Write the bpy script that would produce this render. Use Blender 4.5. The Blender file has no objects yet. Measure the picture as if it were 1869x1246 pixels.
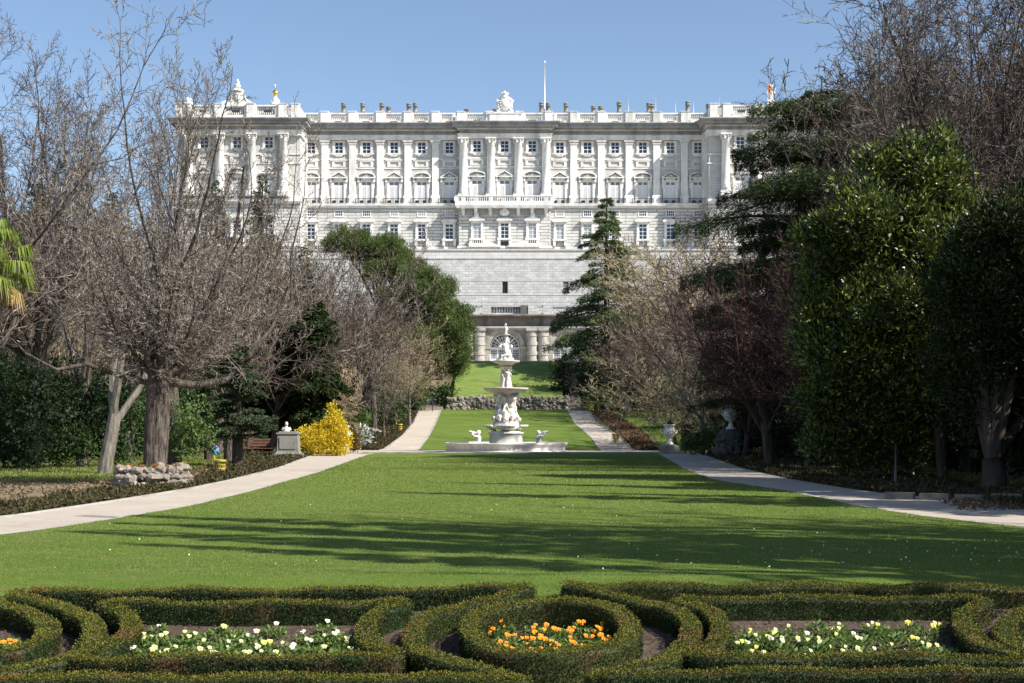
import bpy, math, random
import numpy as np
from mathutils import Vector, Matrix
R = math.radians
PI = math.pi
SC = bpy.context.scene
COL = SC.collection
# ------------------------------------------------------------------ camera
EYE = 1.4
F = 2400.0            # focal length in photo pixels (photo 1869 wide)
cam_d = bpy.data.cameras.new('camera')
cam = bpy.data.objects.new('camera', cam_d)
COL.objects.link(cam)
cam.location = (0, 0, EYE)
cam.rotation_euler = (R(90), 0, 0)
cam_d.lens = F / 1869 * 36
cam_d.shift_y = (780 - 623) / 1869
cam_d.clip_start = 0.1
cam_d.clip_end = 6000
SC.camera = cam
# ------------------------------------------------------------------ light
SUN_AZ = R(63)       # to the right of straight behind the camera
SUN_EL = R(42)
sd = Vector((math.sin(SUN_AZ) * math.cos(SUN_EL), -math.cos(SUN_AZ) * math.cos(SUN_EL), math.sin(SUN_EL)))
sun_d = bpy.data.lights.new('sun', 'SUN')
sun_d.energy = 5.0
sun_d.angle = R(0.53)
sun_d.color = (1.0, 0.955, 0.89)
sun = bpy.data.objects.new('sun', sun_d)
COL.objects.link(sun)
sun.rotation_euler = (-sd).to_track_quat('-Z', 'Y').to_euler()
w = bpy.data.worlds.new('World')
SC.world = w
w.use_nodes = True
nt = w.node_tree
nt.nodes.clear()
sky = nt.nodes.new('ShaderNodeTexSky')
sky.sky_type = 'NISHITA'
sky.sun_disc = False
sky.sun_elevation = SUN_EL
sky.sun_rotation = math.atan2(sd.x, sd.y)
sky.altitude = 650
sky.air_density = 1.0
sky.dust_density = 1.0
sky.ozone_density = 1.6
bg = nt.nodes.new('ShaderNodeBackground')
bg.inputs[1].default_value = 0.098
wo = nt.nodes.new('ShaderNodeOutputWorld')
nt.links.new(sky.outputs[0], bg.inputs[0])
nt.links.new(bg.outputs[0], wo.inputs[0])
SC.view_settings.view_transform = 'Standard'
SC.view_settings.look = 'None'
SC.view_settings.exposure = 0.80
SC.view_settings.gamma = 1
SC.cycles.max_bounces = 5
SC.cycles.diffuse_bounces = 2
SC.cycles.glossy_bounces = 2
SC.cycles.transmission_bounces = 3
SC.cycles.transparent_max_bounces = 4

# ------------------------------------------------------------------ survey helpers
def X(px, d): return (px - 934.5) * d / F
def Z(py, d): return EYE + (780 - py) * d / F
PROF = [(-60, -.72), (8, -.72), (12, 0), (70, 0), (80, .05), (114, 2.9), (129, 7.75), (200, 11.2), (240, 14), (256, 16), (300, 37), (4000, 37)]
PX = np.array([p[0] for p in PROF], float)
PZ = np.array([p[1] for p in PROF], float)
def G(y): return float(np.interp(y, PX, PZ))

# ------------------------------------------------------------------ materials
def newmat(name):
    m = bpy.data.materials.new(name)
    m.use_nodes = True
    t = m.node_tree
    b = t.nodes['Principled BSDF']
    return m, t, b
def N(t, kind, **kw):
    n = t.nodes.new(kind)
    for k, v in kw.items(): setattr(n, k, v)
    return n
def ramp(t, fac, stops):
    n = N(t, 'ShaderNodeValToRGB')
    cr = n.color_ramp
    while len(cr.elements) < len(stops): cr.elements.new(0.5)
    for e, (p, c) in zip(cr.elements, stops):
        e.position = p
        e.color = (*c, 1) if len(c) == 3 else c
    t.links.new(fac, n.inputs[0])
    return n.outputs[0]
def noise(t, scale, detail=4, rough=.6, vec=None, stretch=None):
    n = N(t, 'ShaderNodeTexNoise')
    n.inputs['Scale'].default_value = scale
    n.inputs['Detail'].default_value = detail
    n.inputs['Roughness'].default_value = rough
    if vec is None:
        g = N(t, 'ShaderNodeNewGeometry')
        vec = g.outputs['Position']
    if stretch:
        mp = N(t, 'ShaderNodeMapping')
        mp.inputs['Scale'].default_value = stretch
        t.links.new(vec, mp.inputs[0])
        vec = mp.outputs[0]
    t.links.new(vec, n.inputs['Vector'])
    return n.outputs['Fac']
def mix(t, a, b, fac, mode='MIX'):
    n = N(t, 'ShaderNodeMix', data_type='RGBA', blend_type=mode)
    for s, v in ((0, fac), (6, a), (7, b)):
        if hasattr(v, 'links'): t.links.new(v, n.inputs[s])
        elif s == 0: n.inputs[0].default_value = v
        else: n.inputs[s].default_value = (*v, 1)
    return n.outputs[2]
def bump(t, b, h, strength=.5, dist=.02):
    n = N(t, 'ShaderNodeBump')
    n.inputs['Strength'].default_value = strength
    n.inputs['Distance'].default_value = dist
    t.links.new(h, n.inputs['Height'])
    t.links.new(n.outputs[0], b.inputs['Normal'])
def stone(name, c, var=.15, scale=1.5, rough=.8, dirt=None, streak=False, bscale=8, bdist=.01):
    m, t, b = newmat(name)
    c = np.array(c)
    f = noise(t, scale, 6, .65)
    col = ramp(t, f, [(.3, tuple(c * (1 - var))), (.7, tuple(np.minimum(c * (1 + var * .5), .95)))])
    if dirt:
        f2 = noise(t, 1.0, 5, .7, stretch=(.55, .55, .12) if streak else (.6, .6, .6))
        mk = ramp(t, f2, [(.46, (0, 0, 0)), (.68, (1, 1, 1))])
        col = mix(t, col, dirt, mk)
    t.links.new(col, b.inputs['Base Color'])
    b.inputs['Roughness'].default_value = rough
    b.inputs['Specular IOR Level'].default_value = .25
    bump(t, b, noise(t, bscale, 5, .7), .5, bdist)
    return m
def courses(name, c1, c2, mortar, bw, rh, ms=.02, var=.12, dirt=None, bumpd=.04, rough=.85):
    """ashlar masonry in the X-Z plane"""
    m, t, b = newmat(name)
    g = N(t, 'ShaderNodeNewGeometry')
    s = N(t, 'ShaderNodeSeparateXYZ')
    cb = N(t, 'ShaderNodeCombineXYZ')
    ad = N(t, 'ShaderNodeMath', operation='ADD')
    t.links.new(g.outputs['Position'], s.inputs[0])
    t.links.new(s.outputs[0], ad.inputs[0])
    t.links.new(s.outputs[1], ad.inputs[1])
    t.links.new(ad.outputs[0], cb.inputs[0])
    t.links.new(s.outputs[2], cb.inputs[1])
    br = N(t, 'ShaderNodeTexBrick')
    br.inputs['Scale'].default_value = 1
    br.inputs['Brick Width'].default_value = bw
    br.inputs['Row Height'].default_value = rh
    br.inputs['Mortar Size'].default_value = ms
    br.inputs['Mortar Smooth'].default_value = .2
    br.inputs['Color1'].default_value = (*c1, 1)
    br.inputs['Color2'].default_value = (*c2, 1)
    br.inputs['Mortar'].default_value = (*mortar, 1)
    t.links.new(cb.outputs[0], br.inputs['Vector'])
    f = noise(t, .9, 6, .7)
    col = mix(t, br.outputs['Color'], (1 - var * 2.2,) * 3, ramp(t, f, [(.35, (0, 0, 0)), (.75, (1, 1, 1))]), 'MULTIPLY')
    if dirt:
        f2 = noise(t, 1.0, 5, .7, stretch=(.3, .3, .08))
        col = mix(t, col, dirt, ramp(t, f2, [(.52, (0, 0, 0)), (.75, (.8, .8, .8))]))
    t.links.new(col, b.inputs['Base Color'])
    b.inputs['Roughness'].default_value = rough
    b.inputs['Specular IOR Level'].default_value = .2
    inv = N(t, 'ShaderNodeMath', operation='SUBTRACT')
    inv.inputs[0].default_value = 1
    t.links.new(br.outputs['Fac'], inv.inputs[1])
    bump(t, b, inv.outputs[0], .8, bumpd)
    return m
def plain(name, c, rough=.5, metal=0.0, var=.1, scale=20, spec=.5):
    m, t, b = newmat(name)
    c = np.array(c)
    col = ramp(t, noise(t, scale, 3), [(.3, tuple(c * (1 - var))), (.7, tuple(np.minimum(c * (1 + var), 1)))])
    t.links.new(col, b.inputs['Base Color'])
    b.inputs['Roughness'].default_value = rough
    b.inputs['Metallic'].default_value = metal
    b.inputs['Specular IOR Level'].default_value = spec
    return m
def leafmat(name, stops, rough=.5, spec=.4, trans=.25, patch=None, pscale=1.2):
    """one colour per leaf (random per island), some light through it"""
    m, t, b = newmat(name)
    g = N(t, 'ShaderNodeNewGeometry')
    k = len(stops)
    col = ramp(t, g.outputs['Random Per Island'], [(i / max(1, k - 1), c) for i, c in enumerate(stops)])
    if patch:
        f = noise(t, pscale, 3, .6)
        col = mix(t, col, patch, ramp(t, f, [(.56, (0, 0, 0)), (.68, (.75, .75, .75))]))
    t.links.new(col, b.inputs['Base Color'])
    b.inputs['Roughness'].default_value = rough
    b.inputs['Specular IOR Level'].default_value = spec
    if trans:
        tr = N(t, 'ShaderNodeBsdfTranslucent')
        t.links.new(col, tr.inputs[0])
        mx = N(t, 'ShaderNodeMixShader')
        mx.inputs[0].default_value = trans
        t.links.new(b.outputs[0], mx.inputs[1])
        t.links.new(tr.outputs[0], mx.inputs[2])
        t.links.new(mx.outputs[0], t.nodes['Material Output'].inputs[0])
    return m
def twig(name, c1, c2, *a):
    m, t, b = newmat(name)
    g = N(t, 'ShaderNodeNewGeometry')
    hi = tuple(min(.6, v * 1.45) for v in c2)
    t.links.new(ramp(t, g.outputs['Random Per Island'], [(0, c1), (.6, c2), (.8, hi), (1, tuple(min(.6, v * 2.3) for v in c2))]), b.inputs['Base Color'])
    b.inputs['Roughness'].default_value = .85
    b.inputs['Specular IOR Level'].default_value = .1
    return m
def bark(name, c1, c2, scale=6, bdist=.02):
    m, t, b = newmat(name)
    f = noise(t, scale, 6, .7, stretch=(1, 1, .22))
    t.links.new(ramp(t, f, [(.35, c1), (.65, c2)]), b.inputs['Base Color'])
    b.inputs['Roughness'].default_value = .9
    b.inputs['Specular IOR Level'].default_value = .15
    bump(t, b, f, .8, bdist)
    return m

M = {}
M['white_stone'] = stone('white_stone', (.82, .80, .76), .13, 1.2, dirt=(.50, .485, .45), streak=True, bscale=3)
M['wall_stone'] = courses('wall_stone', (.58, .565, .53), (.64, .625, .585), (.48, .47, .44), 1.6, .55, .03, .1, bumpd=.02)
M['rust_stone'] = courses('rust_stone', (.59, .575, .54), (.65, .635, .595), (.24, .235, .225), 3.1, .62, .06, .12, dirt=(.40, .39, .36), bumpd=.12)
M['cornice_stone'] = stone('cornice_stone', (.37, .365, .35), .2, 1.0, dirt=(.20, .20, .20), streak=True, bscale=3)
M['old_stone'] = stone('old_stone', (.40, .375, .33), .22, 1.3, dirt=(.17, .16, .15), streak=True, bscale=6)
M['stained'] = stone('stained', (.20, .175, .155), .35, .8, dirt=(.06, .055, .055), streak=True, bscale=4)
M['terrace_wall'] = courses('terrace_wall', (.49, .485, .465), (.63, .62, .595), (.37, .365, .35), 1.25, .50, .03, .16, dirt=(.35, .34, .31), bumpd=.03)
M['marble'] = stone('marble', (.80, .77, .71), .12, 5, .6, dirt=(.52, .46, .38), streak=True, bscale=20, bdist=.003)
M['marble_worn'] = stone('marble_worn', (.66, .60, .52), .15, 5, .6, dirt=(.42, .33, .27), bscale=20, bdist=.004)
M['granite'] = stone('granite', (.28, .27, .24), .2, 4, .8, dirt=(.13, .14, .11), bscale=30, bdist=.004)
M['dark_stone'] = stone('dark_stone', (.13, .125, .11), .35, 3, .9, dirt=(.05, .06, .04), bscale=10, bdist=.03)
M['rock'] = stone('rock', (.29, .25, .205), .5, 6, .85, dirt=(.20, .18, .15), bscale=25, bdist=.01)
M['kerb'] = stone('kerb', (.42, .40, .36), .2, 5, .8, dirt=(.22, .20, .15))
M['white_paint'] = plain('white_paint', (.80, .80, .79), .5, var=.03)
M['shutter'] = plain('shutter', (.78, .78, .76), .5, var=.04, scale=3)
M['iron'] = plain('iron', (.05, .05, .055), .5, .3)
M['dark_void'] = plain('dark_void', (.035, .037, .042), .6)
M['gold'] = plain('gold', (.80, .58, .16), .3, 1.0, var=.05)
M['lead'] = plain('lead', (.20, .20, .20), .6)
m, t, b = newmat('glass')
b.inputs['Base Color'].default_value = (.012, .022, .05, 1)
b.inputs['Roughness'].default_value = .12
b.inputs['Specular IOR Level'].default_value = .6
bump(t, b, noise(t, .8, 2), .15, .05)
M['glass'] = m
m, t, b = newmat('curtain_glass')
b.inputs['Base Color'].default_value = (.33, .33, .33, 1)
b.inputs['Roughness'].default_value = .25
M['curtain'] = m
M['yellow_paint'] = plain('yellow_paint', (.55, .44, .09), .6, var=.25, scale=30)
M['bench_wood'] = plain('bench_wood', (.16, .08, .05), .7, var=.3)
M['cloth_blue'] = plain('cloth_blue', (.05, .13, .40), .9)
M['cloth_teal'] = plain('cloth_teal', (.06, .22, .34), .9)
M['skin'] = plain('skin', (.50, .32, .23), .6)
M['hair'] = plain('hair', (.10, .075, .06), .7)
M['flag_red'] = plain('flag_red', (.60, .04, .03), .8)
M['flag_yellow'] = plain('flag_yellow', (.80, .55, .05), .8)
# barks
M['bark_grey'] = bark('bark_grey', (.022, .016, .013), (.19, .155, .13), 14, .12)
M['bark_pale'] = bark('bark_pale', (.08, .072, .06), (.25, .225, .185), 9, .03)
M['bark_dark'] = bark('bark_dark', (.035, .027, .022), (.11, .085, .07), 5)
M['twig_grey'] = twig('twig_grey', (.065, .054, .045), (.165, .14, .118))
M['twig_brown'] = twig('twig_brown', (.045, .035, .029), (.115, .09, .074))
M['twig_tan'] = twig('twig_tan', (.15, .115, .075), (.27, .215, .14))
M['twig_pink'] = twig('twig_pink', (.065, .042, .036), (.15, .105, .09))
M['twig_red'] = twig('twig_red', (.04, .022, .019), (.10, .058, .05))
M['twig_khaki'] = twig('twig_khaki', (.10, .085, .05), (.21, .185, .115))
M['twig_straw'] = twig('twig_straw', (.18, .13, .08), (.32, .24, .155))
# leaves
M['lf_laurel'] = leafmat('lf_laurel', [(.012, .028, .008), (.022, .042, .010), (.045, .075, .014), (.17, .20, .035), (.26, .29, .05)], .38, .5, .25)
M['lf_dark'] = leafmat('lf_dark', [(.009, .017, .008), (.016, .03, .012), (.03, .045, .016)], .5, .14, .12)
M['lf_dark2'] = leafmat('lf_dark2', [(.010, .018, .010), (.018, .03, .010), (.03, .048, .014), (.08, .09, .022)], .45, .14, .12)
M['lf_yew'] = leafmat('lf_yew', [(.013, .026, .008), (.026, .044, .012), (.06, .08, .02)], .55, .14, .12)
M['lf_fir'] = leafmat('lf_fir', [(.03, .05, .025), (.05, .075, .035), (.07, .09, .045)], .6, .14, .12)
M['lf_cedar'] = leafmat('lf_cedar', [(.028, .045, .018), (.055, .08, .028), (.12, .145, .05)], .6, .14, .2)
M['lf_deodar'] = leafmat('lf_deodar', [(.05, .08, .032), (.10, .145, .055), (.19, .235, .09)], .6, .14, .25)
M['lf_pine'] = leafmat('lf_pine', [(.055, .082, .026), (.105, .145, .042), (.18, .225, .072)], .6, .14, .3)
M['lf_light'] = leafmat('lf_light', [(.06, .10, .03), (.10, .16, .045), (.15, .20, .07)], .5, .14, .25)
M['lf_lime'] = leafmat('lf_lime', [(.12, .16, .02), (.22, .26, .03), (.32, .34, .05)], .5, .14, .3)
M['lf_mid'] = leafmat('lf_mid', [(.035, .065, .02), (.06, .10, .03), (.10, .15, .05)], .45, .14, .2)
M['lf_brown'] = leafmat('lf_brown', [(.14, .09, .035), (.22, .14, .05), (.10, .085, .03)], .6, .14, .2)
M['lf_purple'] = leafmat('lf_purple', [(.07, .02, .025), (.12, .04, .045), (.05, .02, .02)], .6, .14, .2)
M['lf_ivy'] = leafmat('lf_ivy', [(.05, .04, .02), (.055, .06, .02), (.095, .065, .035), (.03, .042, .014), (.13, .09, .05)], .6, .14, .15)
M['lf_litter'] = leafmat('lf_litter', [(.09, .055, .03), (.16, .10, .055), (.22, .15, .09), (.06, .05, .025)], .8, .14, .1)
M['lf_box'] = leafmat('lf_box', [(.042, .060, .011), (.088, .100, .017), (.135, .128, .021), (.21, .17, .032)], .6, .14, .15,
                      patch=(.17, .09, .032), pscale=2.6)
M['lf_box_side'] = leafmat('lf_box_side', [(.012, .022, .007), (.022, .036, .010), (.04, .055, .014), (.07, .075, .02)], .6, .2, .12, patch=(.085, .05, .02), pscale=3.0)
M['lf_yellow'] = leafmat('lf_yellow', [(.74, .53, .02), (.84, .66, .03), (.40, .30, .05), (.85, .72, .10)], .6, .14, .3)
M['lf_white'] = leafmat('lf_white', [(.75, .75, .70), (.80, .80, .76), (.05, .10, .03), (.07, .12, .04)], .6, .14, .2)
M['lf_palm'] = leafmat('lf_palm', [(.08, .14, .02), (.16, .23, .03), (.28, .30, .05)], .4, .14, .3)
M['lf_palmdry'] = leafmat('lf_palmdry', [(.38, .25, .10), (.46, .32, .14)], .7, .14, .2)
M['pansy_leaf'] = leafmat('pansy_leaf', [(.07, .12, .025), (.14, .21, .05), (.21, .27, .09)], .6, .2, .3)
M['petal_orange'] = leafmat('petal_orange', [(.85, .28, .01), (.95, .42, .03), (.80, .20, .01)], .6, .2, .3)
M['petal_cream'] = leafmat('petal_cream', [(.78, .80, .34), (.82, .82, .48), (.76, .74, .20)], .6, .2, .3)
M['petal_yellow'] = leafmat('petal_yellow', [(.88, .80, .10), (.90, .86, .25), (.84, .70, .05)], .6, .2, .3)
M['petal_white'] = leafmat('petal_white', [(.80, .80, .58), (.86, .86, .68)], .6, .2, .3)
M['blade'] = leafmat('blade', [(.145, .215, .036), (.185, .255, .05), (.225, .28, .068), (.29, .29, .11)], .7, .1, .35, patch=(.27, .26, .085), pscale=.9)
# ground
def ground_mat(name, cols, s1, s2, bscale=40, bdist=.02, rough=.95):
    m, t, b = newmat(name)
    f1 = noise(t, s1, 4, .6)
    f2 = noise(t, s2, 5, .75, stretch=(.25, 1, 1) if 'lawn' in name else None)
    a = ramp(t, f1, [(.35, cols[0]), (.65, cols[1])])
    c = mix(t, a, cols[2], ramp(t, f2, [(.45, (0, 0, 0)), (.7, (.8, .8, .8))]))
    t.links.new(c, b.inputs['Base Color'])
    b.inputs['Roughness'].default_value = rough
    b.inputs['Specular IOR Level'].default_value = .1
    bump(t, b, noise(t, bscale, 4, .8), .8, bdist)
    return m
M['lawn'] = ground_mat('lawn', [(.088, .148, .021), (.122, .178, .030), (.165, .183, .055)], .35, 3, 60, .03)
M['lawn_slope'] = ground_mat('lawn_slope', [(.12, .19, .035), (.16, .22, .05), (.24, .24, .09)], .35, 2.5, 40, .03)
M['side_grass'] = ground_mat('side_grass', [(.07, .13, .02), (.11, .17, .035), (.16, .15, .06)], .6, 3, 40, .04)
M['earth'] = ground_mat('earth', [(.10, .085, .045), (.15, .115, .07), (.075, .09, .03)], .35, 1.6, 20, .05)
M['bare_soil'] = ground_mat('bare_soil', [(.22, .18, .13), (.28, .23, .17), (.14, .14, .06)], .8, 3, 30, .03)
M['bed_soil'] = ground_mat('bed_soil', [(.055, .04, .03), (.085, .062, .048), (.17, .13, .10)], 4, 18, 30, .03)
M['gravel'] = ground_mat('gravel', [(.42, .365, .30), (.48, .42, .35), (.36, .30, .24)], .5, 2.2, 90, .012)
M['pavement'] = ground_mat('pavement', [(.40, .36, .30), (.46, .41, .34), (.34, .30, .25)], .8, 4, 60, .01)

# ------------------------------------------------------------------ object helpers
def tag(o, label=None, cat=None, group=None, kind=None):
    if label: o['label'] = label
    if cat: o['category'] = cat
    if group: o['group'] = group
    if kind: o['kind'] = kind
    return o
def thing(name, loc, label, cat, group=None, rz=0):
    o = bpy.data.objects.new(name, None)
    o.empty_display_size = .3
    COL.objects.link(o)
    o.location = loc
    o.rotation_euler = (0, 0, rz)
    return tag(o, label, cat, group)
def copy_tree(o, parent=None):
    c = o.copy()
    COL.objects.link(c)
    if parent is not None:
        c.parent = parent
        c.matrix_parent_inverse = o.matrix_parent_inverse.copy()
    for ch in KIDS.get(o.name, []):
        copy_tree(ch, c)
    return c
KIDS = {}
def link(name, me, parent=None, world=False):
    o = bpy.data.objects.new(name, me)
    COL.objects.link(o)
    if parent is not None:
        o.parent = parent
        KIDS.setdefault(parent.name, []).append(o)
        if world:
            p = parent
            loc = Vector((0, 0, 0))
            while p is not None:
                loc += p.location
                p = p.parent
            # parents only translate
            o.location = -loc if parent.parent is None else (0, 0, 0)
    return o

class MB:
    def __init__(s): s.v = []; s.f = []; s.m = []; s.sm = []
    def add(s, vs, fs, m=0, smooth=False):
        o = len(s.v)
        s.v.extend([tuple(v) for v in vs])
        for f in fs:
            s.f.append(tuple(i + o for i in f)); s.m.append(m); s.sm.append(smooth)
    def box(s, x0, x1, y0, y1, z0, z1, m=0):
        s.add([(x0, y0, z0), (x1, y0, z0), (x1, y1, z0), (x0, y1, z0), (x0, y0, z1), (x1, y0, z1), (x1, y1, z1), (x0, y1, z1)],
              [(0, 3, 2, 1), (4, 5, 6, 7), (0, 1, 5, 4), (1, 2, 6, 5), (2, 3, 7, 6), (3, 0, 4, 7)], m)
    def cbox(s, c, sz, m=0, rz=0, taper=1.0):
        cx, cy, cz = c
        a, b, h = sz[0] / 2, sz[1] / 2, sz[2]
        vs = []
        for z, k in ((cz, 1), (cz + h, taper)):
            for x, y in ((-a, -b), (a, -b), (a, b), (-a, b)):
                x *= k; y *= k
                vs.append((cx + x * math.cos(rz) - y * math.sin(rz), cy + x * math.sin(rz) + y * math.cos(rz), z))
        s.add(vs, [(0, 3, 2, 1), (4, 5, 6, 7), (0, 1, 5, 4), (1, 2, 6, 5), (2, 3, 7, 6), (3, 0, 4, 7)], m)
    def lathe(s, prof, cx=0, cy=0, n=24, m=0, smooth=True, flute=0, fz=None, a0=0, a1=2 * PI):
        full = abs(a1 - a0 - 2 * PI) < 1e-6
        k = n if full else n + 1
        vs = []
        for r, z in prof:
            for i in range(k):
                a = a0 + (a1 - a0) * i / n
                rr = r
                if flute and (fz is None or fz[0] <= z <= fz[1]) and i % 2: rr = r * (1 - flute)
                vs.append((cx + rr * math.cos(a), cy + rr * math.sin(a), z))
        fs = []
        for j in range(len(prof) - 1):
            for i in range(n):
                i2 = (i + 1) % k
                fs.append((j * k + i, j * k + i2, (j + 1) * k + i2, (j + 1) * k + i))
        s.add(vs, fs, m, smooth)
        if full:
            s.add([vs[i] for i in range(k)][::-1], [tuple(range(k))], m)
            s.add(vs[-k:], [tuple(range(k))], m)
    def tube(s, pts, rs, n=6, m=0, smooth=True):
        pts = [Vector(p) for p in pts]
        vs = []
        for i, p in enumerate(pts):
            d = (pts[min(i + 1, len(pts) - 1)] - pts[max(i - 1, 0)]).normalized()
            ref = Vector((1, 0, 0)) if abs(d.x) < .8 else Vector((0, 0, 1))
            a = d.cross(ref).normalized(); b = d.cross(a)
            for k in range(n):
                t_ = 2 * PI * k / n
                vs.append(p + (a * math.cos(t_) + b * math.sin(t_)) * rs[i])
        fs = []
        for j in range(len(pts) - 1):
            for k in range(n):
                k2 = (k + 1) % n
                fs.append((j * n + k, j * n + k2, (j + 1) * n + k2, (j + 1) * n + k))
        fs.append(tuple(range(n))); fs.append(tuple(range(len(vs) - 1, len(vs) - n - 1, -1)))
        s.add(vs, fs, m, smooth)
    def ball(s, c, r, n=10, k=7, m=0, smooth=True):
        if not hasattr(r, '__len__'): r = (r, r, r)
        vs = []; fs = []
        for j in range(1, k):
            ph = PI * j / k
            for i in range(n):
                a = 2 * PI * i / n
                vs.append((c[0] + r[0] * math.sin(ph) * math.cos(a), c[1] + r[1] * math.sin(ph) * math.sin(a), c[2] + r[2] * math.cos(ph)))
        top = len(vs); vs.append((c[0], c[1], c[2] + r[2])); vs.append((c[0], c[1], c[2] - r[2]))
        for j in range(k - 2):
            for i in range(n):
                i2 = (i + 1) % n
                fs.append((j * n + i, (j + 1) * n + i, (j + 1) * n + i2, j * n + i2))
        for i in range(n):
            i2 = (i + 1) % n
            fs.append((top, i, i2)); fs.append((top + 1, (k - 2) * n + i2, (k - 2) * n + i))
        s.add(vs, fs, m, smooth)
    def poly(s, pts, y0, y1, m=0):
        """polygon in x-z (counter-clockwise seen from the camera), extruded from y0 back to y1"""
        n = len(pts)
        vs = [(x, y0, z) for x, z in pts] + [(x, y1, z) for x, z in pts]
        fs = [tuple(range(n)), tuple(range(2 * n - 1, n - 1, -1))]
        for i in range(n):
            j = (i + 1) % n
            fs.append((i, i + n, j + n, j))
        s.add(vs, fs, m)
    def build(s, name, mats, parent=None, world=False):
        me = bpy.data.meshes.new(name)
        me.from_pydata(s.v, [], s.f)
        if not isinstance(mats, (list, tuple)): mats = [mats]
        for q in mats: me.materials.append(q)
        me.polygons.foreach_set('material_index', s.m)
        me.polygons.foreach_set('use_smooth', s.sm)
        me.update()
        return link(name, me, parent, world)
def npmesh(name, V, Fq, mat, smooth=False):
    """V (n,3), Fq (m,k) one face size"""
    me = bpy.data.meshes.new(name)
    V = np.ascontiguousarray(V, dtype=np.float32); Fq = np.ascontiguousarray(Fq, dtype=np.int32)
    me.vertices.add(len(V)); me.vertices.foreach_set('co', V.ravel())
    k = Fq.shape[1]
    me.loops.add(Fq.size); me.loops.foreach_set('vertex_index', Fq.ravel())
    me.polygons.add(len(Fq))
    me.polygons.foreach_set('loop_start', np.arange(0, Fq.size, k, dtype=np.int32))
    me.polygons.foreach_set('use_smooth', np.full(len(Fq), smooth))
    me.materials.append(mat)
    me.update(calc_edges=True)
    return me
def rnd(seed): return np.random.default_rng(seed)
def unit(a): return a / np.maximum(np.linalg.norm(a, axis=-1, keepdims=True), 1e-9)
def leaf_geo(P, D, L, W, g, roll=None, fold=.0):
    """rhombic leaves: base points P, directions D, lengths L, widths W"""
    n = len(P)
    D = unit(D)
    rv = unit(g.normal(size=(n, 3))) if roll is None else roll
    S = unit(np.cross(D, rv))
    L = np.broadcast_to(np.asarray(L, float), (n,))[:, None]; W = np.broadcast_to(np.asarray(W, float), (n,))[:, None]
    V = np.empty((n, 4, 3))
    V[:, 0] = P; V[:, 1] = P + D * L * .45 + S * W * .5; V[:, 2] = P + D * L; V[:, 3] = P + D * L * .45 - S * W * .5
    Fq = np.arange(n * 4).reshape(n, 4)
    return V.reshape(-1, 3), Fq
def seg_geo(A, B, r0, r1, n=3):
    """tapered tubes for arrays of segments"""
    k = len(A)
    D = unit(B - A)
    ref = np.where(np.abs(D[:, 2:3]) < .9, np.array([[0, 0, 1.]]), np.array([[1., 0, 0]]))
    U = unit(np.cross(D, ref)); W_ = np.cross(D, U)
    an = np.arange(n) * 2 * PI / n
    c = np.cos(an)[None, :, None]; s_ = np.sin(an)[None, :, None]
    ring = U[:, None, :] * c + W_[:, None, :] * s_
    V = np.concatenate([A[:, None, :] + ring * r0[:, None, None], B[:, None, :] + ring * r1[:, None, None]], 1)
    base = (np.arange(k) * 2 * n)[:, None]
    fs = []
    for i in range(n):
        j = (i + 1) % n
        fs.append(np.stack([base[:, 0] + i, base[:, 0] + j, base[:, 0] + n + j, base[:, 0] + n + i], 1))
    return V.reshape(-1, 3), np.concatenate(fs)
def cat_geo(parts):
    V = []; Fq = []; o = 0
    for v, f in parts:
        V.append(v); Fq.append(f + o); o += len(v)
    return np.concatenate(V), np.concatenate(Fq)
# ================================================================== GROUND
def strip(name, mat, rows, dz, th=.0, step=2.0, n=1):
    """a sheet laid on the ground: rows of (y, xl, xr), sampled along y and at each bend of the ground"""
    ys = sorted(set([r_[0] for r_ in rows] + [p for p in PX if rows[0][0] < p < rows[-1][0]] + list(np.arange(rows[0][0], rows[-1][0], step))))
    yy = [r_[0] for r_ in rows]; ll = [r_[1] for r_ in rows]; rr = [r_[2] for r_ in rows]
    b = MB(); vs = []; fs = []
    for y in ys:
        l = float(np.interp(y, yy, ll)); r_ = float(np.interp(y, yy, rr))
        for i in range(n + 1):
            vs.append((l + (r_ - l) * i / n, y, G(y) + dz))
    k = n + 1
    for j in range(len(ys) - 1):
        for i in range(n):
            fs.append((j * k + i, j * k + i + 1, (j + 1) * k + i + 1, (j + 1) * k + i))
    if th:
        o = len(vs)
        vs += [(x, y, z - th) for x, y, z in vs]
        for j in range(len(ys) - 1):
            a, c = j * k, (j + 1) * k
            fs.append((a, c, c + o, a + o)); fs.append((a + n, a + n + o, c + n + o, c + n))
        fs.append((0, o, n + o, n)); q = (len(ys) - 1) * k
        fs.append((q, q + n, q + n + o, q + o))
    b.add(vs, fs)
    return tag(b.build(name, mat), kind='structure')

b = MB(); vs = []; fs = []
gx = [-1500, -300, -120, -60, -30, -12, 0, 12, 30, 60, 120, 300, 1500]
gy = sorted(set([float(p) for p in PX] + [-1200 if False else -60, 20, 30, 40, 50, 60, 90, 100, 160, 1000, 2500]))
for y in gy:
    for x in gx: vs.append((x, y, G(y)))
k = len(gx)
for j in range(len(gy) - 1):
    for i in range(k - 1): fs.append((j * k + i, j * k + i + 1, (j + 1) * k + i + 1, (j + 1) * k + i))
b.add(vs, fs)
tag(b.build('ground', M['earth']), kind='structure')

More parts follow.
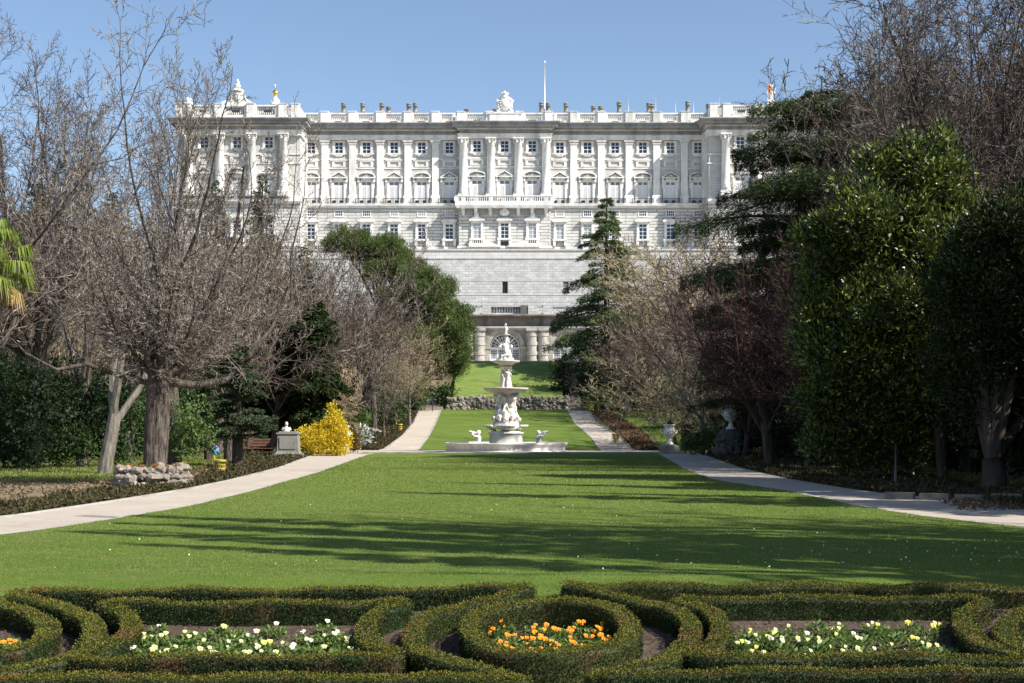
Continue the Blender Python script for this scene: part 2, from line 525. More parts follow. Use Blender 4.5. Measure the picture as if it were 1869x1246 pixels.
def gp(px, py):   # a point of the level garden ground
    d = EYE * F / (py - 780)
    return (d, X(px, d))
Lin = [gp(0, 985), gp(180, 957), gp(340, 930), gp(460, 900), gp(580, 865), gp(672, 831)]
Lout = [gp(0, 948), gp(200, 918), gp(350, 893), gp(420, 878), gp(510, 855), gp(570, 832)]
Rin = [gp(1869, 968), gp(1687, 948), gp(1562, 927), gp(1440, 900), gp(1400, 897 - 3), gp(1300, 878), gp(1246, 856), gp(1186, 828)]
Rout = [gp(1869, 931), gp(1737, 909), gp(1636, 904), gp(1545, 892), gp(1437, 874), gp(1355, 855), gp(1287, 831)]
def xat(line, y): return float(np.interp(y, [p[0] for p in line], [p[1] for p in line]))
def rows2(fl, fr, y0, y1, step=1.5):
    ys = list(np.arange(y0, y1, step)) + [y1]
    return [(y, fl(y), fr(y)) for y in ys]
Lin = [(11.4, -8.9), (12.5, -8.6)] + sorted(Lin) + [(69.6, sorted(Lin)[-1][1] - .0)]
Lin = sorted(set(Lin)); Lout = sorted([(11.4, -12.5), (14, -10.2)] + Lout + [(69.6, -10.3)])
Rin = sorted([(11.4, 7.6)] + Rin + [(69.6, 7.7)]); Rout = sorted([(11.4, 9.9)] + Rout + [(69.6, 10.3)])
lf = lambda y: xat(Lin, y); lo = lambda y: xat(Lout, y); rf = lambda y: xat(Rin, y); ro = lambda y: xat(Rout, y)
strip('lawn', M['lawn'], rows2(lf, rf, 11.4, 69.4), .05, .05, n=6)
strip('gravel_path', M['gravel'], rows2(lo, lambda y: lf(y) - .12, 12, 69.4), .012)
strip('gravel_path', M['gravel'], rows2(lambda y: rf(y) + .12, ro, 12, 69.4), .012)
strip('path_edging', M['kerb'], rows2(lambda y: lf(y) - .115, lambda y: lf(y) - .005, 12, 69.4), .045, .045)
strip('path_edging', M['kerb'], rows2(lambda y: rf(y) + .005, lambda y: rf(y) + .115, 12, 69.4), .045, .045)
strip('path_edging', M['kerb'], rows2(lambda y: lo(y) - .09, lambda y: lo(y) - .005, 12, 69.4), .035, .035)
# the cross walk before the fountain, its step and the level round the basin
strip('cross_path', M['gravel'], [(70, -18, 16), (78.3, -14, 15)], .006)
kb = MB()
kb.box(-7.9, 8.9, 69.42, 69.75, -.05, .11)
kb.box(8.92, 30, 69.42, 69.7, -.05, .09)
kb.box(-16, -7.92, 69.42, 69.6, -.05, .06)
tag(kb.build('kerb', M['kerb']), kind='structure')
# middle lawn between its two paths
def lp(px, py, y): return (y, X(px, y))
mL = [lp(763, 822, 78.5), lp(783, 795, 88), lp(797, 770, 100), lp(806, 748, 113.9)]
mR = [lp(1096, 822, 78.5), lp(1078, 800, 88), lp(1047, 770, 100), lp(1036, 748, 113.9)]
oL = [lp(696, 825, 78.5), lp(733, 795, 88), lp(757, 770, 100), lp(766, 748, 113.9)]
oR = [lp(1155, 825, 78.5), lp(1132, 800, 88), lp(1085, 766, 100), lp(1074, 748, 113.9)]
strip('middle_lawn', M['lawn'], rows2(lambda y: xat(mL, y), lambda y: xat(mR, y), 78.5, 113.9), .05, .05, n=4)
strip('upper_path', M['gravel'], rows2(lambda y: xat(oL, y), lambda y: xat(mL, y) - .1, 78.3, 114), .012)
strip('upper_path', M['gravel'], rows2(lambda y: xat(mR, y) + .1, lambda y: xat(oR, y), 78.3, 114), .012)
for fn in (lambda y: xat(mL, y) - .1, lambda y: xat(mR, y) + .01, lambda y: xat(oL, y) - .1, lambda y: xat(oR, y) + .01):
    strip('path_edging', M['kerb'], rows2(fn, lambda y, f=fn: f(y) + .09, 78.3, 114), .055, .055)
# side grass
strip('side_lawn', M['side_grass'], [(36, -21, -12), (50, -26, -9.8), (68, -34, -11.5)], .02)
strip('side_lawn', M['side_grass'], [(71, 8.8, 34), (88, 9.5, 40), (112, 8.2, 42)], .02)
strip('side_lawn', M['side_grass'], [(57, 14, 24), (69, 12.5, 30)], .02)
strip('side_lawn', M['side_grass'], [(80, -22, -9.6), (112, -24, -8.6)], .02)
strip('bare_bed', M['bare_soil'], [(22, -15, -8.5), (30, -17, -8.4), (40, -26, -9.2)], .016)
strip('garden_track', M['gravel'], [(36.5, -34, -15.2), (39.5, -34, -15.4)], .024)
# parterre soil
strip('flower_bed_soil', M['bed_soil'], [(3, -9, 9), (8, -9, 9), (11.35, -9, 9)], .006)
# top bank of grass behind the rock wall
TL, TR = X(826, 115), X(1028, 115)
b = MB()
zt = [(114.9, 3.95), (117, 4.45), (121, 5.6), (125, 6.75), (129, 7.82), (131, 8.05), (150, 8.9)]
n = 6; vs = []; fs = []
for y, z in zt:
    kx = .15 * (y - 115) / 14
    for i in range(n + 1):
        x = (TL - kx) + (TR - TL + kx) * i / n
        vs.append((x, y, z))
for j in range(len(zt) - 1):
    for i in range(n): fs.append((j * (n + 1) + i, j * (n + 1) + i + 1, (j + 1) * (n + 1) + i + 1, (j + 1) * (n + 1) + i))
o = len(vs)
vs += [(x, y, min(z - .3, G(y) - .3)) for x, y, z in vs]
for j in range(len(zt) - 1):
    a, c = j * (n + 1), (j + 1) * (n + 1)
    fs.append((a, c, c + o, a + o)); fs.append((a + n, a + n + o, c + n + o, c + n))
fs.append(tuple(range(n + 1))[::-1][::-1] + tuple(range(o + n, o - 1, -1)))
b.add(vs, fs)
tag(b.build('upper_lawn', M['lawn_slope']), kind='structure')
strip('terrace_ground', M['gravel'], [(131.5, -30, 30), (199, -30, 30)], .01)

# ================================================================== PALACE
D0 = 264.0
CX = 921.0
def P(px, d=D0): return X(px, d)
def BX(k, d=D0): return X(CX + 50.4 * k, d)      # bay k
ZZ = lambda py, d=D0: Z(py, d)
px1 = D0 / F                                      # metres in one photo pixel at the wall
pal = thing('palace', (P(CX), D0, ZZ(453)), 'vast pale stone palace with columns and balustraded roof, above the gardens', 'palace')
PAVL = (CX - 593, CX - 373); PAVR = (CX + 373, CX + 593)
yW = D0          # main wall face
yP = 259.0       # pavilion wall face
yC = 262.6       # centre wall face
ws = MB()        # walls, upper storeys (0) and channelled base (1)
def wall(x0, x1, y, top=242, mid=372, bot=453, back=None, d=D0):
    back = back or y + 3
    ws.box(x0, x1, y, back, ZZ(mid), ZZ(top), 0)
    ws.box(x0, x1, y - .12, back + .003, ZZ(bot) - .5, ZZ(mid), 1)
wall(P(PAVL[1]) - 1, P(838), yW)
wall(P(1005), P(PAVR[0]) + 1, yW)
wall(P(838) + .003, P(1005) - .003, yC, back=yW + 3)
for a, c in (PAVL, PAVR):
    wall(P(a, yP), P(c, yP), yP, back=yP + 60)
# stepped inner corners of the pavilions
for sgn in (-1, 1):
    for st, yy_ in ((373, 261.9), (366, 263.0)):
        xa = P(CX + sgn * (st - 7)); xb = P(CX + sgn * (st + 8))
        ws.box(min(xa, xb), max(xa, xb), yy_, yW + 2, ZZ(372), ZZ(243), 2)
        ws.box(min(xa, xb), max(xa, xb), yy_ - .1, yW + 2.1, ZZ(453), ZZ(372), 1)
ws.box(P(PAVL[0]) + .5, P(PAVR[1]) - .5, yW + 3, yW + 60, ZZ(453), ZZ(215), 0)    # the body behind
ws.box(P(CX - 372), P(CX + 372), yW + 1.6, yW + 3, ZZ(230), ZZ(207.6), 0)
ws.box(P(CX - 592, yP), P(CX - 374, yP), yP + 1.2, yP + 5, Z(222, yP), Z(193.4, yP), 0)
ws.box(P(CX + 374, yP), P(CX + 592, yP), yP + 1.2, yP + 5, Z(222, yP), Z(193.4, yP), 0)
ws.build('wall', [M['wall_stone'], M['rust_stone'], M['white_stone']], pal, True)

ks_main = [k for k in range(-7, 8)]
# pilasters
pm = MB()
def pilaster(mb, xc, y, w, d=.45):
    mb.box(xc - w / 2, xc + w / 2, y - d, y - .001, ZZ(358), ZZ(264), 0)
    mb.box(xc - w / 2 - .25, xc + w / 2 + .25, y - d - .2, y - .002, ZZ(371.5), ZZ(358), 0)
    mb.box(xc - w / 2 - .1, xc + w / 2 + .1, y - d - .08, y - .003, ZZ(358), ZZ(356.5), 0)
    mb.box(xc - w / 2 - .15, xc + w / 2 + .15, y - d - .12, y - .003, ZZ(264), ZZ(261), 0)
    mb.box(xc - w / 2 - .32, xc + w / 2 + .32, y - d - .3, y - .004, ZZ(259.5), ZZ(256.2), 0)
    mb.box(xc - w / 2 - .05, xc + w / 2 + .05, y - d - .05, y - .003, ZZ(261), ZZ(259.5), 0)
pmain = None
def put_copy(src, dx, dy=0, dz=0):
    c = copy_tree(src, src.parent)
    c.location = src.location + Vector((dx, dy, dz))
    return c
pilaster(pm, 0, yW, 1.35)
first = True
for k in ks_main[:-1]:
    h = k + .5
    if abs(h) < 2: continue
    x = BX(h)
    if first:
        pil0 = pm.build('pilaster', M['white_stone'], pal, True); base_loc = pil0.location.copy(); first = False
        pil0.location = base_loc + Vector((x, 0, 0)); src = pil0
    else:
        c = src.copy(); COL.objects.link(c); c.parent = pal; c.location = base_loc + Vector((x, 0, 0))
for px_ in (CX - 366, CX - 377 + 3, CX + 366, CX + 374):
    pass
# columns
def column_mb(y, r, zb=358, zt=257):
    mb = MB()
    z0, z1 = ZZ(zb), ZZ(zt)
    mb.cbox((0, y, ZZ(zb + 9)), (2.5 * r, 2.5 * r, ZZ(zb) - ZZ(zb + 9)), 0)
    pr = [(r * 1.22, z0), (r * 1.25, z0 + .15), (r * 1.1, z0 + .3), (r * 1.15, z0 + .42), (r, z0 + .6), (r * .99, z0 + 3), (r * .86, z1 - 1.25), (r * .95, z1 - 1.2), (r * .86, z1 - 1.1),
          (r * .95, z1 - .8), (r * 1.0, z1 - .75), (r * .92, z1 - .7), (r * 1.08, z1 - .42), (r * 1.0, z1 - .36), (r * 1.25, z1 - .12)]
    mb.lathe(pr, 0, y, 20)
    for i in range(8):
        a = 2 * PI * (i + .5) / 8
        for zz, q in ((z1 - .78, 1.08), (z1 - .45, 1.2)):
            mb.ball((math.cos(a) * r * q * .98, y + math.sin(a) * r * q * .98, zz), (.16, .16, .2), 6, 5)
    for i in range(4):
        a = PI / 4 + i * PI / 2
        mb.ball((math.cos(a) * r * 1.35, y + math.sin(a) * r * 1.35, z1 - .2), .2, 6, 5)
    mb.cbox((0, y, z1 - .12), (2.55 * r, 2.55 * r, .3), 0)
    return mb
c0 = column_mb(yC - .45, .86).build('column', M['white_stone'], pal, True); bl = c0.location.copy()
cc = [(CX + 50.2 * h, 0, yC) for h in (-1.5, -.5, .5, 1.5)]
pv = [(CX + s * q, 0, yP) for s in (-1, 1) for q in (403, 461, 519, 577)]
for i, (px_, _, yy_) in enumerate(cc + pv):
    o = c0 if i == 0 else c0.copy()
    if i: COL.objects.link(o); o.parent = pal
    o.location = bl + Vector((P(px_, yy_ - .4), yy_ - yC - (.25 if yy_ == yP else 0), 0))
# entablature and cornice
en = MB()
def entab(x0, x1, y, e0=True, e1=True):
    a = .0
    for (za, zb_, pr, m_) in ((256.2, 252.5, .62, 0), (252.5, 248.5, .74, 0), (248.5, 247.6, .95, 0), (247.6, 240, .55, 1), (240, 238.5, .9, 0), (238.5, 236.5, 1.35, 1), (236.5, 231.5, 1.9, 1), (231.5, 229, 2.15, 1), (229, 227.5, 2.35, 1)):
        ex = pr - .5 if (e0 or e1) else 0
        en.box(x0 - (pr - .6 if e0 else 0), x1 + (pr - .6 if e1 else 0), y - pr, y + 2 + pr * .002, ZZ(za), ZZ(zb_), m_)
entab(P(PAVL[1]), P(838) - .0, yW, False, False)
entab(P(1005), P(PAVR[0]), yW, False, False)
entab(P(838), P(1005), yC, True, True)
en2 = MB()
def entab_pav(x0, x1, y):
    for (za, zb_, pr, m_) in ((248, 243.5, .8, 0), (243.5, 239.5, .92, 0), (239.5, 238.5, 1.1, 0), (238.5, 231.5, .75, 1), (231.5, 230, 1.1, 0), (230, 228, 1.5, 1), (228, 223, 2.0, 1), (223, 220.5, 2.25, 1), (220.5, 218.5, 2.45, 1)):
        q = y / D0
        en.box(x0 - pr + .4, x1 + pr - .4, y - pr, y + 6 + pr * .002, Z(za, y), Z(zb_, y), m_)
for a, c in (PAVL, PAVR): entab_pav(P(a, yP), P(c, yP), yP)
for sgn in (-1, 1):     # wall between the capitals and the pavilion entablature is higher than the main one
    xa, xb = P(CX + sgn * 364), P(CX + sgn * 375)
    for (za, zb_, pr, m_) in ((256.2, 248.5, .62, 0), (247.6, 240, .55, 1), (238.5, 231.5, 1.75, 1), (231.5, 225, 2.2, 1)):
        en.box(min(xa, xb) - .2, max(xa, xb) + .2, 261.9 - pr, yW + .5, ZZ(za), ZZ(zb_), m_)
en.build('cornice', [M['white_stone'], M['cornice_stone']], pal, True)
# string courses, panels between the storeys, floor bands
sc = MB()
def bands(x0, x1, y, dd):
    sc.box(x0, x1, y - .16, y - .004, Z(291.6, dd), Z(289.6, dd))
    sc.box(x0, x1, y - .16, y - .004, Z(308, dd), Z(305.8, dd))
    sc.box(x0, x1, y - .85, y - .006, Z(376, dd), Z(371.6, dd))
    sc.box(x0, x1, y - .5, y - .007, Z(379, dd), Z(376, dd))
    sc.box(x0, x1, y - .35, y - .008, Z(455, dd), Z(450.5, dd))
bands(P(PAVL[1]) - .5, P(838), yW, D0); bands(P(1005), P(PAVR[0]) + .5, yW, D0); bands(P(838) - .3, P(1005) + .3, yC, D0)
for a, c in (PAVL, PAVR): bands(P(a, yP) - .3, P(c, yP) + .3, yP, D0)
def panel(mb, xc, y, dd):
    a, c = 1.35, .85
    for x0, x1, z0, z1 in ((-a, a, 304.6, 303), (-a, a, 295.5, 293.8)):
        mb.box(xc + x0, xc + x1, y - .22, y - .003, Z(z0, dd), Z(z1, dd))
    for x0, x1 in ((-a, -c), (c, a)): mb.box(xc + x0, xc + x1, y - .21, y - .003, Z(303, dd), Z(295.5, dd))
    mb.box(xc - a * 1.25, xc + a * 1.25, y - .28, y - .002, Z(293.8, dd), Z(292.6, dd))
wins = [(P(CX + 50.4 * k, yC if abs(k) < 2 else yW), yC if abs(k) < 2 else yW, k) for k in ks_main]
wins += [(P(CX + s * q, yP), yP, 100 + i) for s in (-1, 1) for i, q in enumerate((430, 488, 548))]
for xc, y, k in wins: panel(sc, xc, y, D0)
sc.build('string_course', M['white_stone'], pal, True)
# ---- windows: one of each sort, then copies
def grid_bars(mb, x0, x1, z0, z1, y, nx, nz, t_=.07, m_=0, th=.05):
    for i in range(nx + 1):
        x = x0 + (x1 - x0) * i / nx
        mb.box(x - t_ / 2, x + t_ / 2, y - th, y, z0, z1, m_)
    for j in range(nz + 1):
        z = z0 + (z1 - z0) * j / nz
        mb.box(x0, x1, y - th - .003, y - .003, z - t_ / 2, z + t_ / 2, m_)
def win_upper():
    f = MB()
    a = .82
    for x0, x1, z0, z1 in ((-a - .42, -a, 280, 259.5), (a, a + .42, 280, 259.5)):
        f.box(x0, x1, -.25, 0, ZZ(z0), ZZ(z1))
    f.box(-a - .42, a + .42, -.28, 0, ZZ(259.5), ZZ(257.5))
    f.box(-a - .42, a + .42, -.28, 0, ZZ(283), ZZ(280))
    f.box(-a - .7, a + .7, -.3, -.001, ZZ(281.5), ZZ(279.5))
    f.poly([(-.9, ZZ(283)), (-.55, ZZ(285.4)), (.55, ZZ(285.4)), (.9, ZZ(283))], -.24, 0)
    p = MB(); p.box(-a, a, -.03, .01, ZZ(280), ZZ(259.5))
    mu = MB(); grid_bars(mu, -a + .04, a - .04, ZZ(279.6), ZZ(259.9), -.035, 2, 3, .10)
    return f, p, mu
def win_main(kind):
    f = MB()
    a = 1.02
    for s in (-1, 1):
        f.box(min(s * a, s * (a + .45)), max(s * a, s * (a + .45)), -.3, 0, ZZ(371), ZZ(326))
        f.box(min(s * (a + .45), s * (a + .7)), max(s * (a + .45), s * (a + .7)), -.2, 0, ZZ(344), ZZ(328))
        f.box(s * (a + .55) - .2, s * (a + .55) + .2, -.5, -.2, ZZ(333), ZZ(326))
    f.box(-a - .45, a + .45, -.3, -.001, ZZ(328.5), ZZ(326))
    f.box(-a - .8, a + .8, -.75, 0, ZZ(326), ZZ(324))
    if kind == 0:
        T = [(-a - .85, ZZ(324)), (a + .85, ZZ(324)), (0, ZZ(313.8))]
        f.poly([(-a - .85, ZZ(324)), (-a - .5, ZZ(324)), (0, ZZ(315.8)), (0, ZZ(313.8))], -.75, 0)
        f.poly([(a + .5, ZZ(324)), (a + .85, ZZ(324)), (0, ZZ(313.8)), (0, ZZ(315.8))], -.75, 0)
    else:
        w2 = a + .85; h2 = ZZ(315) - ZZ(324)
        po = []; pi_ = []
        for i in range(13):
            t_ = PI * i / 12
            po.append((w2 * math.cos(t_), ZZ(324) + h2 * math.sin(t_) ** .8)); pi_.append(((w2 - .3) * math.cos(t_), ZZ(324) + (h2 - .22) * max(math.sin(t_), 0) ** .8))
        for i in range(12):
            f.poly([pi_[i], po[i], po[i + 1], pi_[i + 1]], -.75, 0)
    f.box(-a - .5, a + .5, -.22, -.002, ZZ(324), ZZ(322.8))
    f.ball((0, -.25, ZZ(320.6)), (.42, .3, .35), 8, 6)
    for s in (-1, 1): f.ball((s * .55, -.22, ZZ(321.7)), (.35, .2, .18), 8, 5)
    sh = MB()
    sh.box(-a, a, -.06, .01, ZZ(371), ZZ(328.5), 0)
    for s in (-1, 1):
        for j in range(26):
            z = ZZ(370) + (ZZ(340) - ZZ(370)) * j / 26
            sh.box(min(s * .1, s * (a - .1)), max(s * .1, s * (a - .1)), -.10, -.06, z, z + .055, 0)
        for xx in (.05, a - .05):
            sh.box(s * xx - .05, s * xx + .05, -.12, -.06, ZZ(371), ZZ(340), 0)
    p = MB()
    for s in (-1, 1):
        p.box(min(s * .12, s * (a - .15)), max(s * .12, s * (a - .15)), -.085, -.05, ZZ(337.5), ZZ(332.5))
    r_ = MB()
    x1 = a + 1.05
    for i in range(17):
        x = -x1 + 2 * x1 * i / 16
        r_.box(x - .025, x + .025, -1.05, -1.0, ZZ(371.5), ZZ(363.5))
    for s in (-1, 1):
        for q in (.35, .7): r_.box(s * x1 - .02, s * x1 + .02, -1.0 * q - .02, -1.0 * q + .02, ZZ(371.5), ZZ(363.5))
        r_.box(s * x1 - .03, s * x1 + .03, -1.0, 0, ZZ(363.8), ZZ(363))
    r_.box(-x1, x1, -1.06, -.99, ZZ(363.8), ZZ(363))
    ac = MB()
    for s in (-.9, .55):
        ac.box(s - .3, s + .35, -.75, -.35, ZZ(371.4), ZZ(366.5))
    return f, sh, p, r_, ac
def win_mezz():
    f = MB(); a = .78
    for s in (-1, 1): f.box(min(s * a, s * (a + .14)), max(s * a, s * (a + .14)), -.2, 0, ZZ(394.5), ZZ(384.5))
    f.box(-a - .14, a + .14, -.2, -.001, ZZ(396), ZZ(394.5)); f.box(-a - .14, a + .14, -.2, -.001, ZZ(384.5), ZZ(383.5))
    p = MB(); p.box(-a, a, -.14, -.02, ZZ(394.5), ZZ(384.5))
    mu = MB(); grid_bars(mu, -a + .03, a - .03, ZZ(394.2), ZZ(384.8), -.145, 4, 2, .07)
    return f, p, mu
def win_ground():
    f = MB(); a = .8
    for s in (-1, 1):
        f.box(min(s * a, s * (a + .42)), max(s * a, s * (a + .42)), -.42, -.1, ZZ(437), ZZ(409))
        f.box(s * (a + .3) - .25, s * (a + .3) + .25, -.75, -.1, ZZ(449), ZZ(440))
        f.box(s * (a + .3) - .18, s * (a + .3) + .18, -.55, -.1, ZZ(452), ZZ(449))
    f.box(-a - .42, a + .42, -.43, -.1, ZZ(409), ZZ(406.5))
    f.box(-a - .75, a + .75, -.95, -.1, ZZ(405.5), ZZ(402.5))
    f.poly([(-a - .6, ZZ(402.5)), (a + .6, ZZ(402.5)), (a + .35, ZZ(400)), (-a - .35, ZZ(400))], -.8, -.1)
    f.box(-a - .5, a + .5, -.6, -.1, ZZ(406.5), ZZ(405.5))
    f.box(-a - .65, a + .65, -.85, -.1, ZZ(440), ZZ(437))
    p = MB(); p.box(-a, a, -.2, -.1, ZZ(437), ZZ(409))
    mu = MB(); grid_bars(mu, -a + .06, a - .06, ZZ(436.5), ZZ(409.5), -.205, 2, 4, .08)
    mu.box(-a, a, -.26, -.21, ZZ(415.5), ZZ(414.2))
    return f, p, mu
def win_attic():
    f = MB(); f.box(-.72, .72, -.05, .02, ZZ(227.3), ZZ(222.8), 0)
    return f
def part(mb, name, mat, y=0):
    o = mb.build(name, mat, pal, True)
    return o
bl0 = pal.location * -1
def family(make, name, mats, subs, where):
    """build the window once, then copy it with its sub-parts"""
    mbs = make()
    if isinstance(mbs, MB): mbs = (mbs,)
    src = mbs[0].build(name, mats[0], pal, True)
    sub = []
    for mb, nm, mt in zip(mbs[1:], subs, mats[1:]):
        q = mb.build(nm, mt, src); q.location = (0, 0, 0); sub.append(q)
    for i, (x, y, dz, sm) in enumerate(where):
        o = src
        if i:
            o = src.copy(); COL.objects.link(o); o.parent = pal
            for q in sub:
                c = q.copy(); COL.objects.link(c); c.parent = o
                if sm and q.name.startswith('pane') :
                    c.data = q.data.copy(); c.data.materials[0] = sm
        o.location = bl0 + Vector((x, y, dz))
    return src
family(win_upper, 'upper_window', [M['white_stone'], M['glass'], M['white_paint']], ['pane', 'window_bars'], [(x, y, 0, None) for x, y, k in wins])
tri = [(x, y, 0, None) for x, y, k in wins if (k % 2 == 0)]
seg = [(x, y, 0, None) for x, y, k in wins if (k % 2 == 1)]
mm = [M['white_stone'], M['shutter'], M['lead'], M['iron'], M['dark_void']]
family(lambda: win_main(0), 'pedimented_window', mm, ['shutter', 'pane', 'balcony_railing', 'floodlight'], tri)
family(lambda: win_main(1), 'arched_pediment_window', mm, ['shutter', 'pane', 'balcony_railing', 'floodlight'], seg)
family(win_mezz, 'mezzanine_window', [M['white_stone'], M['glass'], M['white_paint']], ['pane', 'window_bars'],
       [(x, y, 0, M['curtain'] if k in (-4, -3, -2, 2) else None) for x, y, k in wins if k < 90 and abs(k) > 1])
family(win_ground, 'ground_floor_window', [M['white_stone'], M['glass'], M['white_paint']], ['pane', 'window_bars'],
       [(x, y, 0, M['curtain'] if k in (-7, -6, -1, 1, 2, 3) else None) for x, y, k in wins])
# roof parapet
pp = MB()
def parapet(x0, x1, y, top, ztop_cor, piers, yb):
    zc = Z(ztop_cor, y); zr = Z(top, y)
    pp.box(x0, x1, y - .1, y + .8, zc, zc + (zr - zc) * .34, 0)
    pp.box(x0, x1, y - .2, y + .9, zr - .28, zr, 0)
    for xp in piers:
        pp.box(xp - .75, xp + .75, y - .45, y + .95, zc, zr + .16, 0)
        pp.box(xp - .85, xp + .85, y - .55, y + 1.0, zr + .16, zr + .3, 0)
    xs = sorted([x0] + list(piers) + [x1])
    z0 = zc + (zr - zc) * .34; z1 = zr - .28; hm = (z1 - z0)
    bb = []
    for a, c in zip(xs[:-1], xs[1:]):
        a2, c2 = a + .95, c - .95
        if c2 - a2 < 1: continue
        pp.box(a2 - .25, a2 + .3, y - .2, y + .7, z0, z1, 0); pp.box(c2 - .3, c2 + .25, y - .2, y + .7, z0, z1, 0)
        x = a2 + .55
        while x < c2 - .5:
            pp.lathe([(.09, z0), (.09, z0 + .08), (.06, z0 + .12), (.15, z0 + hm * .35), (.13, z0 + hm * .5), (.06, z0 + hm * .8), (.1, z1)], x, y + .3, 6)
            x += .38
mp = [BX(k + .5) for k in range(-7, 7)]
parapet(P(PAVL[1]), P(838), yW - .6, 206, 227.5, [x for x in mp if P(PAVL[1]) + 1 < x < P(838) - 2], 0)
parapet(P(1005), P(PAVR[0]), yW - .6, 206, 227.5, [x for x in mp if P(1005) + 2 < x < P(PAVR[0]) - 1], 0)
parapet(P(838) - .6, P(1005) + .6, yC - .8, 206, 227.5, [P(842), P(894), P(948), P(1001)], 0)
for s in (-1, 1):
    xs = [P(CX + s * q, yP) for q in (380, 403, 461, 519, 577, 590)]
    parapet(min(xs) - .4, max(xs) + .4, yP - 1.2, 191.5, 218.5, xs, 0)
pp.build('balustrade', M['white_stone'], pal, True)
family(win_attic, 'attic_window', [M['dark_void']], [], [(x, (y - .75 if k < 90 else y - 1.35) - .0, 0 if k < 90 else ZZ(214.5) - ZZ(223), None) for x, y, k in wins])
# chimneys
def chimney_mb(dark):
    c = MB()
    c.cbox((0, 0, 0), (1.2, 1.0, .35), 0)
    c.lathe([(.5, .35), (.48, .5), (.44, .55), (.42, 1.9), (.55, 1.95), (.6, 2.1), (.45, 2.15), (.42, 2.5), (.55, 2.55), (.5, 2.8), (.2, 3.0)], 0, 0, 10, 0 if not dark else 1)
    return c
chs = [(627, 187, 0), (662, 187, 0), (697, 187, 0), (709, 194, 0), (746, 188, 1), (758, 187, 1), (851, 199, 0), (988, 186, 1), (1000, 187, 0), (1033, 187, 0), (1083, 193, 0), (1096, 193, 0), (1130, 185, 0), (1184, 187, 0), (1190, 188, 0), (1255, 184, 0), (1293, 189, 0), (903, 199, 1)]
src = None; zr = ZZ(206)
me0 = None
for i, (cx_, top, dk) in enumerate(chs):
    y = D0 + 4
    base = Z(207, y)
    h = Z(top, y) - base
    if i in (0, 4): 
        o = chimney_mb(dk).build('chimney', [M['granite'], M['lead']], pal, True)
        if i == 0: m0 = o.data
        else: m1 = o.data
    else:
        o = bpy.data.objects.new('chimney', m1 if dk else m0); COL.objects.link(o); o.parent = pal
    o.location = bl0 + Vector((P(cx_, y), y, base)); o.scale = (1, 1, h / 3.0)
for cx_, top in ((994, 113), (1197, 175), (1233, 181), (1266, 181), (1147, 179), (1313, 175)):
    q = MB(); y = D0 + 5; r_ = .16 if cx_ == 994 else .05
    q.tube([(P(cx_, y), y, Z(212, y)), (P(cx_, y), y, Z(top, y))], [r_, r_ * .6], 8)
    if cx_ == 994: q.ball((P(cx_, y), y, Z(top, y)), .22)
    q.build('flagpole' if cx_ == 994 else 'aerial', M['white_paint'], pal, True)
# sculpture: lumps fused by a voxel remesh
def fuse(mb, name, mat, parent, vox, world=True, sm=2):
    o = mb.build(name, mat, parent, world)
    md = o.modifiers.new('r', 'REMESH'); md.mode = 'VOXEL'; md.voxel_size = vox; md.use_smooth_shade = True
    if sm:
        s2 = o.modifiers.new('s', 'SMOOTH'); s2.factor = .5; s2.iterations = sm
    return o
def crest(cx_, y, zb, s, crown=True):
    c = MB()
    x = lambda v: P(cx_, y) + v * s
    z = lambda v: zb + v * s
    c.ball((x(0), y, z(1.9)), (1.0 * s, .4 * s, 1.35 * s), 16, 10)
    c.ball((x(0), y - .35 * s, z(2.0)), (.62 * s, .25 * s, .85 * s), 14, 8)
    for sg in (-1, 1):
        c.tube([(x(sg * .6), y, z(3.0)), (x(sg * 1.15), y, z(2.6)), (x(sg * 1.2), y, z(1.8)), (x(sg * .9), y, z(1.1)), (x(sg * 1.35), y, z(.5))], [.28 * s, .3 * s, .24 * s, .3 * s, .36 * s], 8)
        c.ball((x(sg * 1.35), y, z(2.4)), .3 * s); c.ball((x(sg * 1.0), y, z(.3)), (.6 * s, .4 * s, .4 * s)); c.ball((x(sg * 1.25), y - .1, z(1.3)), .25 * s)
        c.ball((x(sg * 1.7), y, z(.15)), (.35 * s, .4 * s, .3 * s))
    c.box(x(-1.5), x(1.5), y - .4 * s, y + .5 * s, z(-.3), z(.35))
    for i in range(14):
        a = 2 * PI * i / 14
        c.ball((x(.8 * math.cos(a)), y - .5 * s, z(1.95 + 1.05 * math.sin(a))), .14 * s, 6, 5)
    if crown:
        c.lathe([(.55 * s, z(3.05)), (.6 * s, z(3.2)), (.52 * s, z(3.3)), (.66 * s, z(3.7)), (.5 * s, z(3.9)), (.1 * s, z(4.05))], x(0), y, 14)
        for i in range(8):
            a = 2 * PI * i / 8
            c.ball((x(.66 * math.cos(a)), y + .66 * s * math.sin(a), z(3.75)), .17 * s, 6, 5)
        c.ball((x(0), y, z(4.1)), .18 * s)
    return c
o = fuse(crest(921, yC - .9, ZZ(214), 1.12), 'coat_of_arms', M['white_stone'], pal, .09)
q = MB(); q.box(P(894), P(948), yC - 1.5, yC + .6, ZZ(227), ZZ(213.5)); q.box(P(890), P(952), yC - 1.6, yC + .7, ZZ(213.5), ZZ(212)); q.build('crest_plinth', M['white_stone'], pal, True)
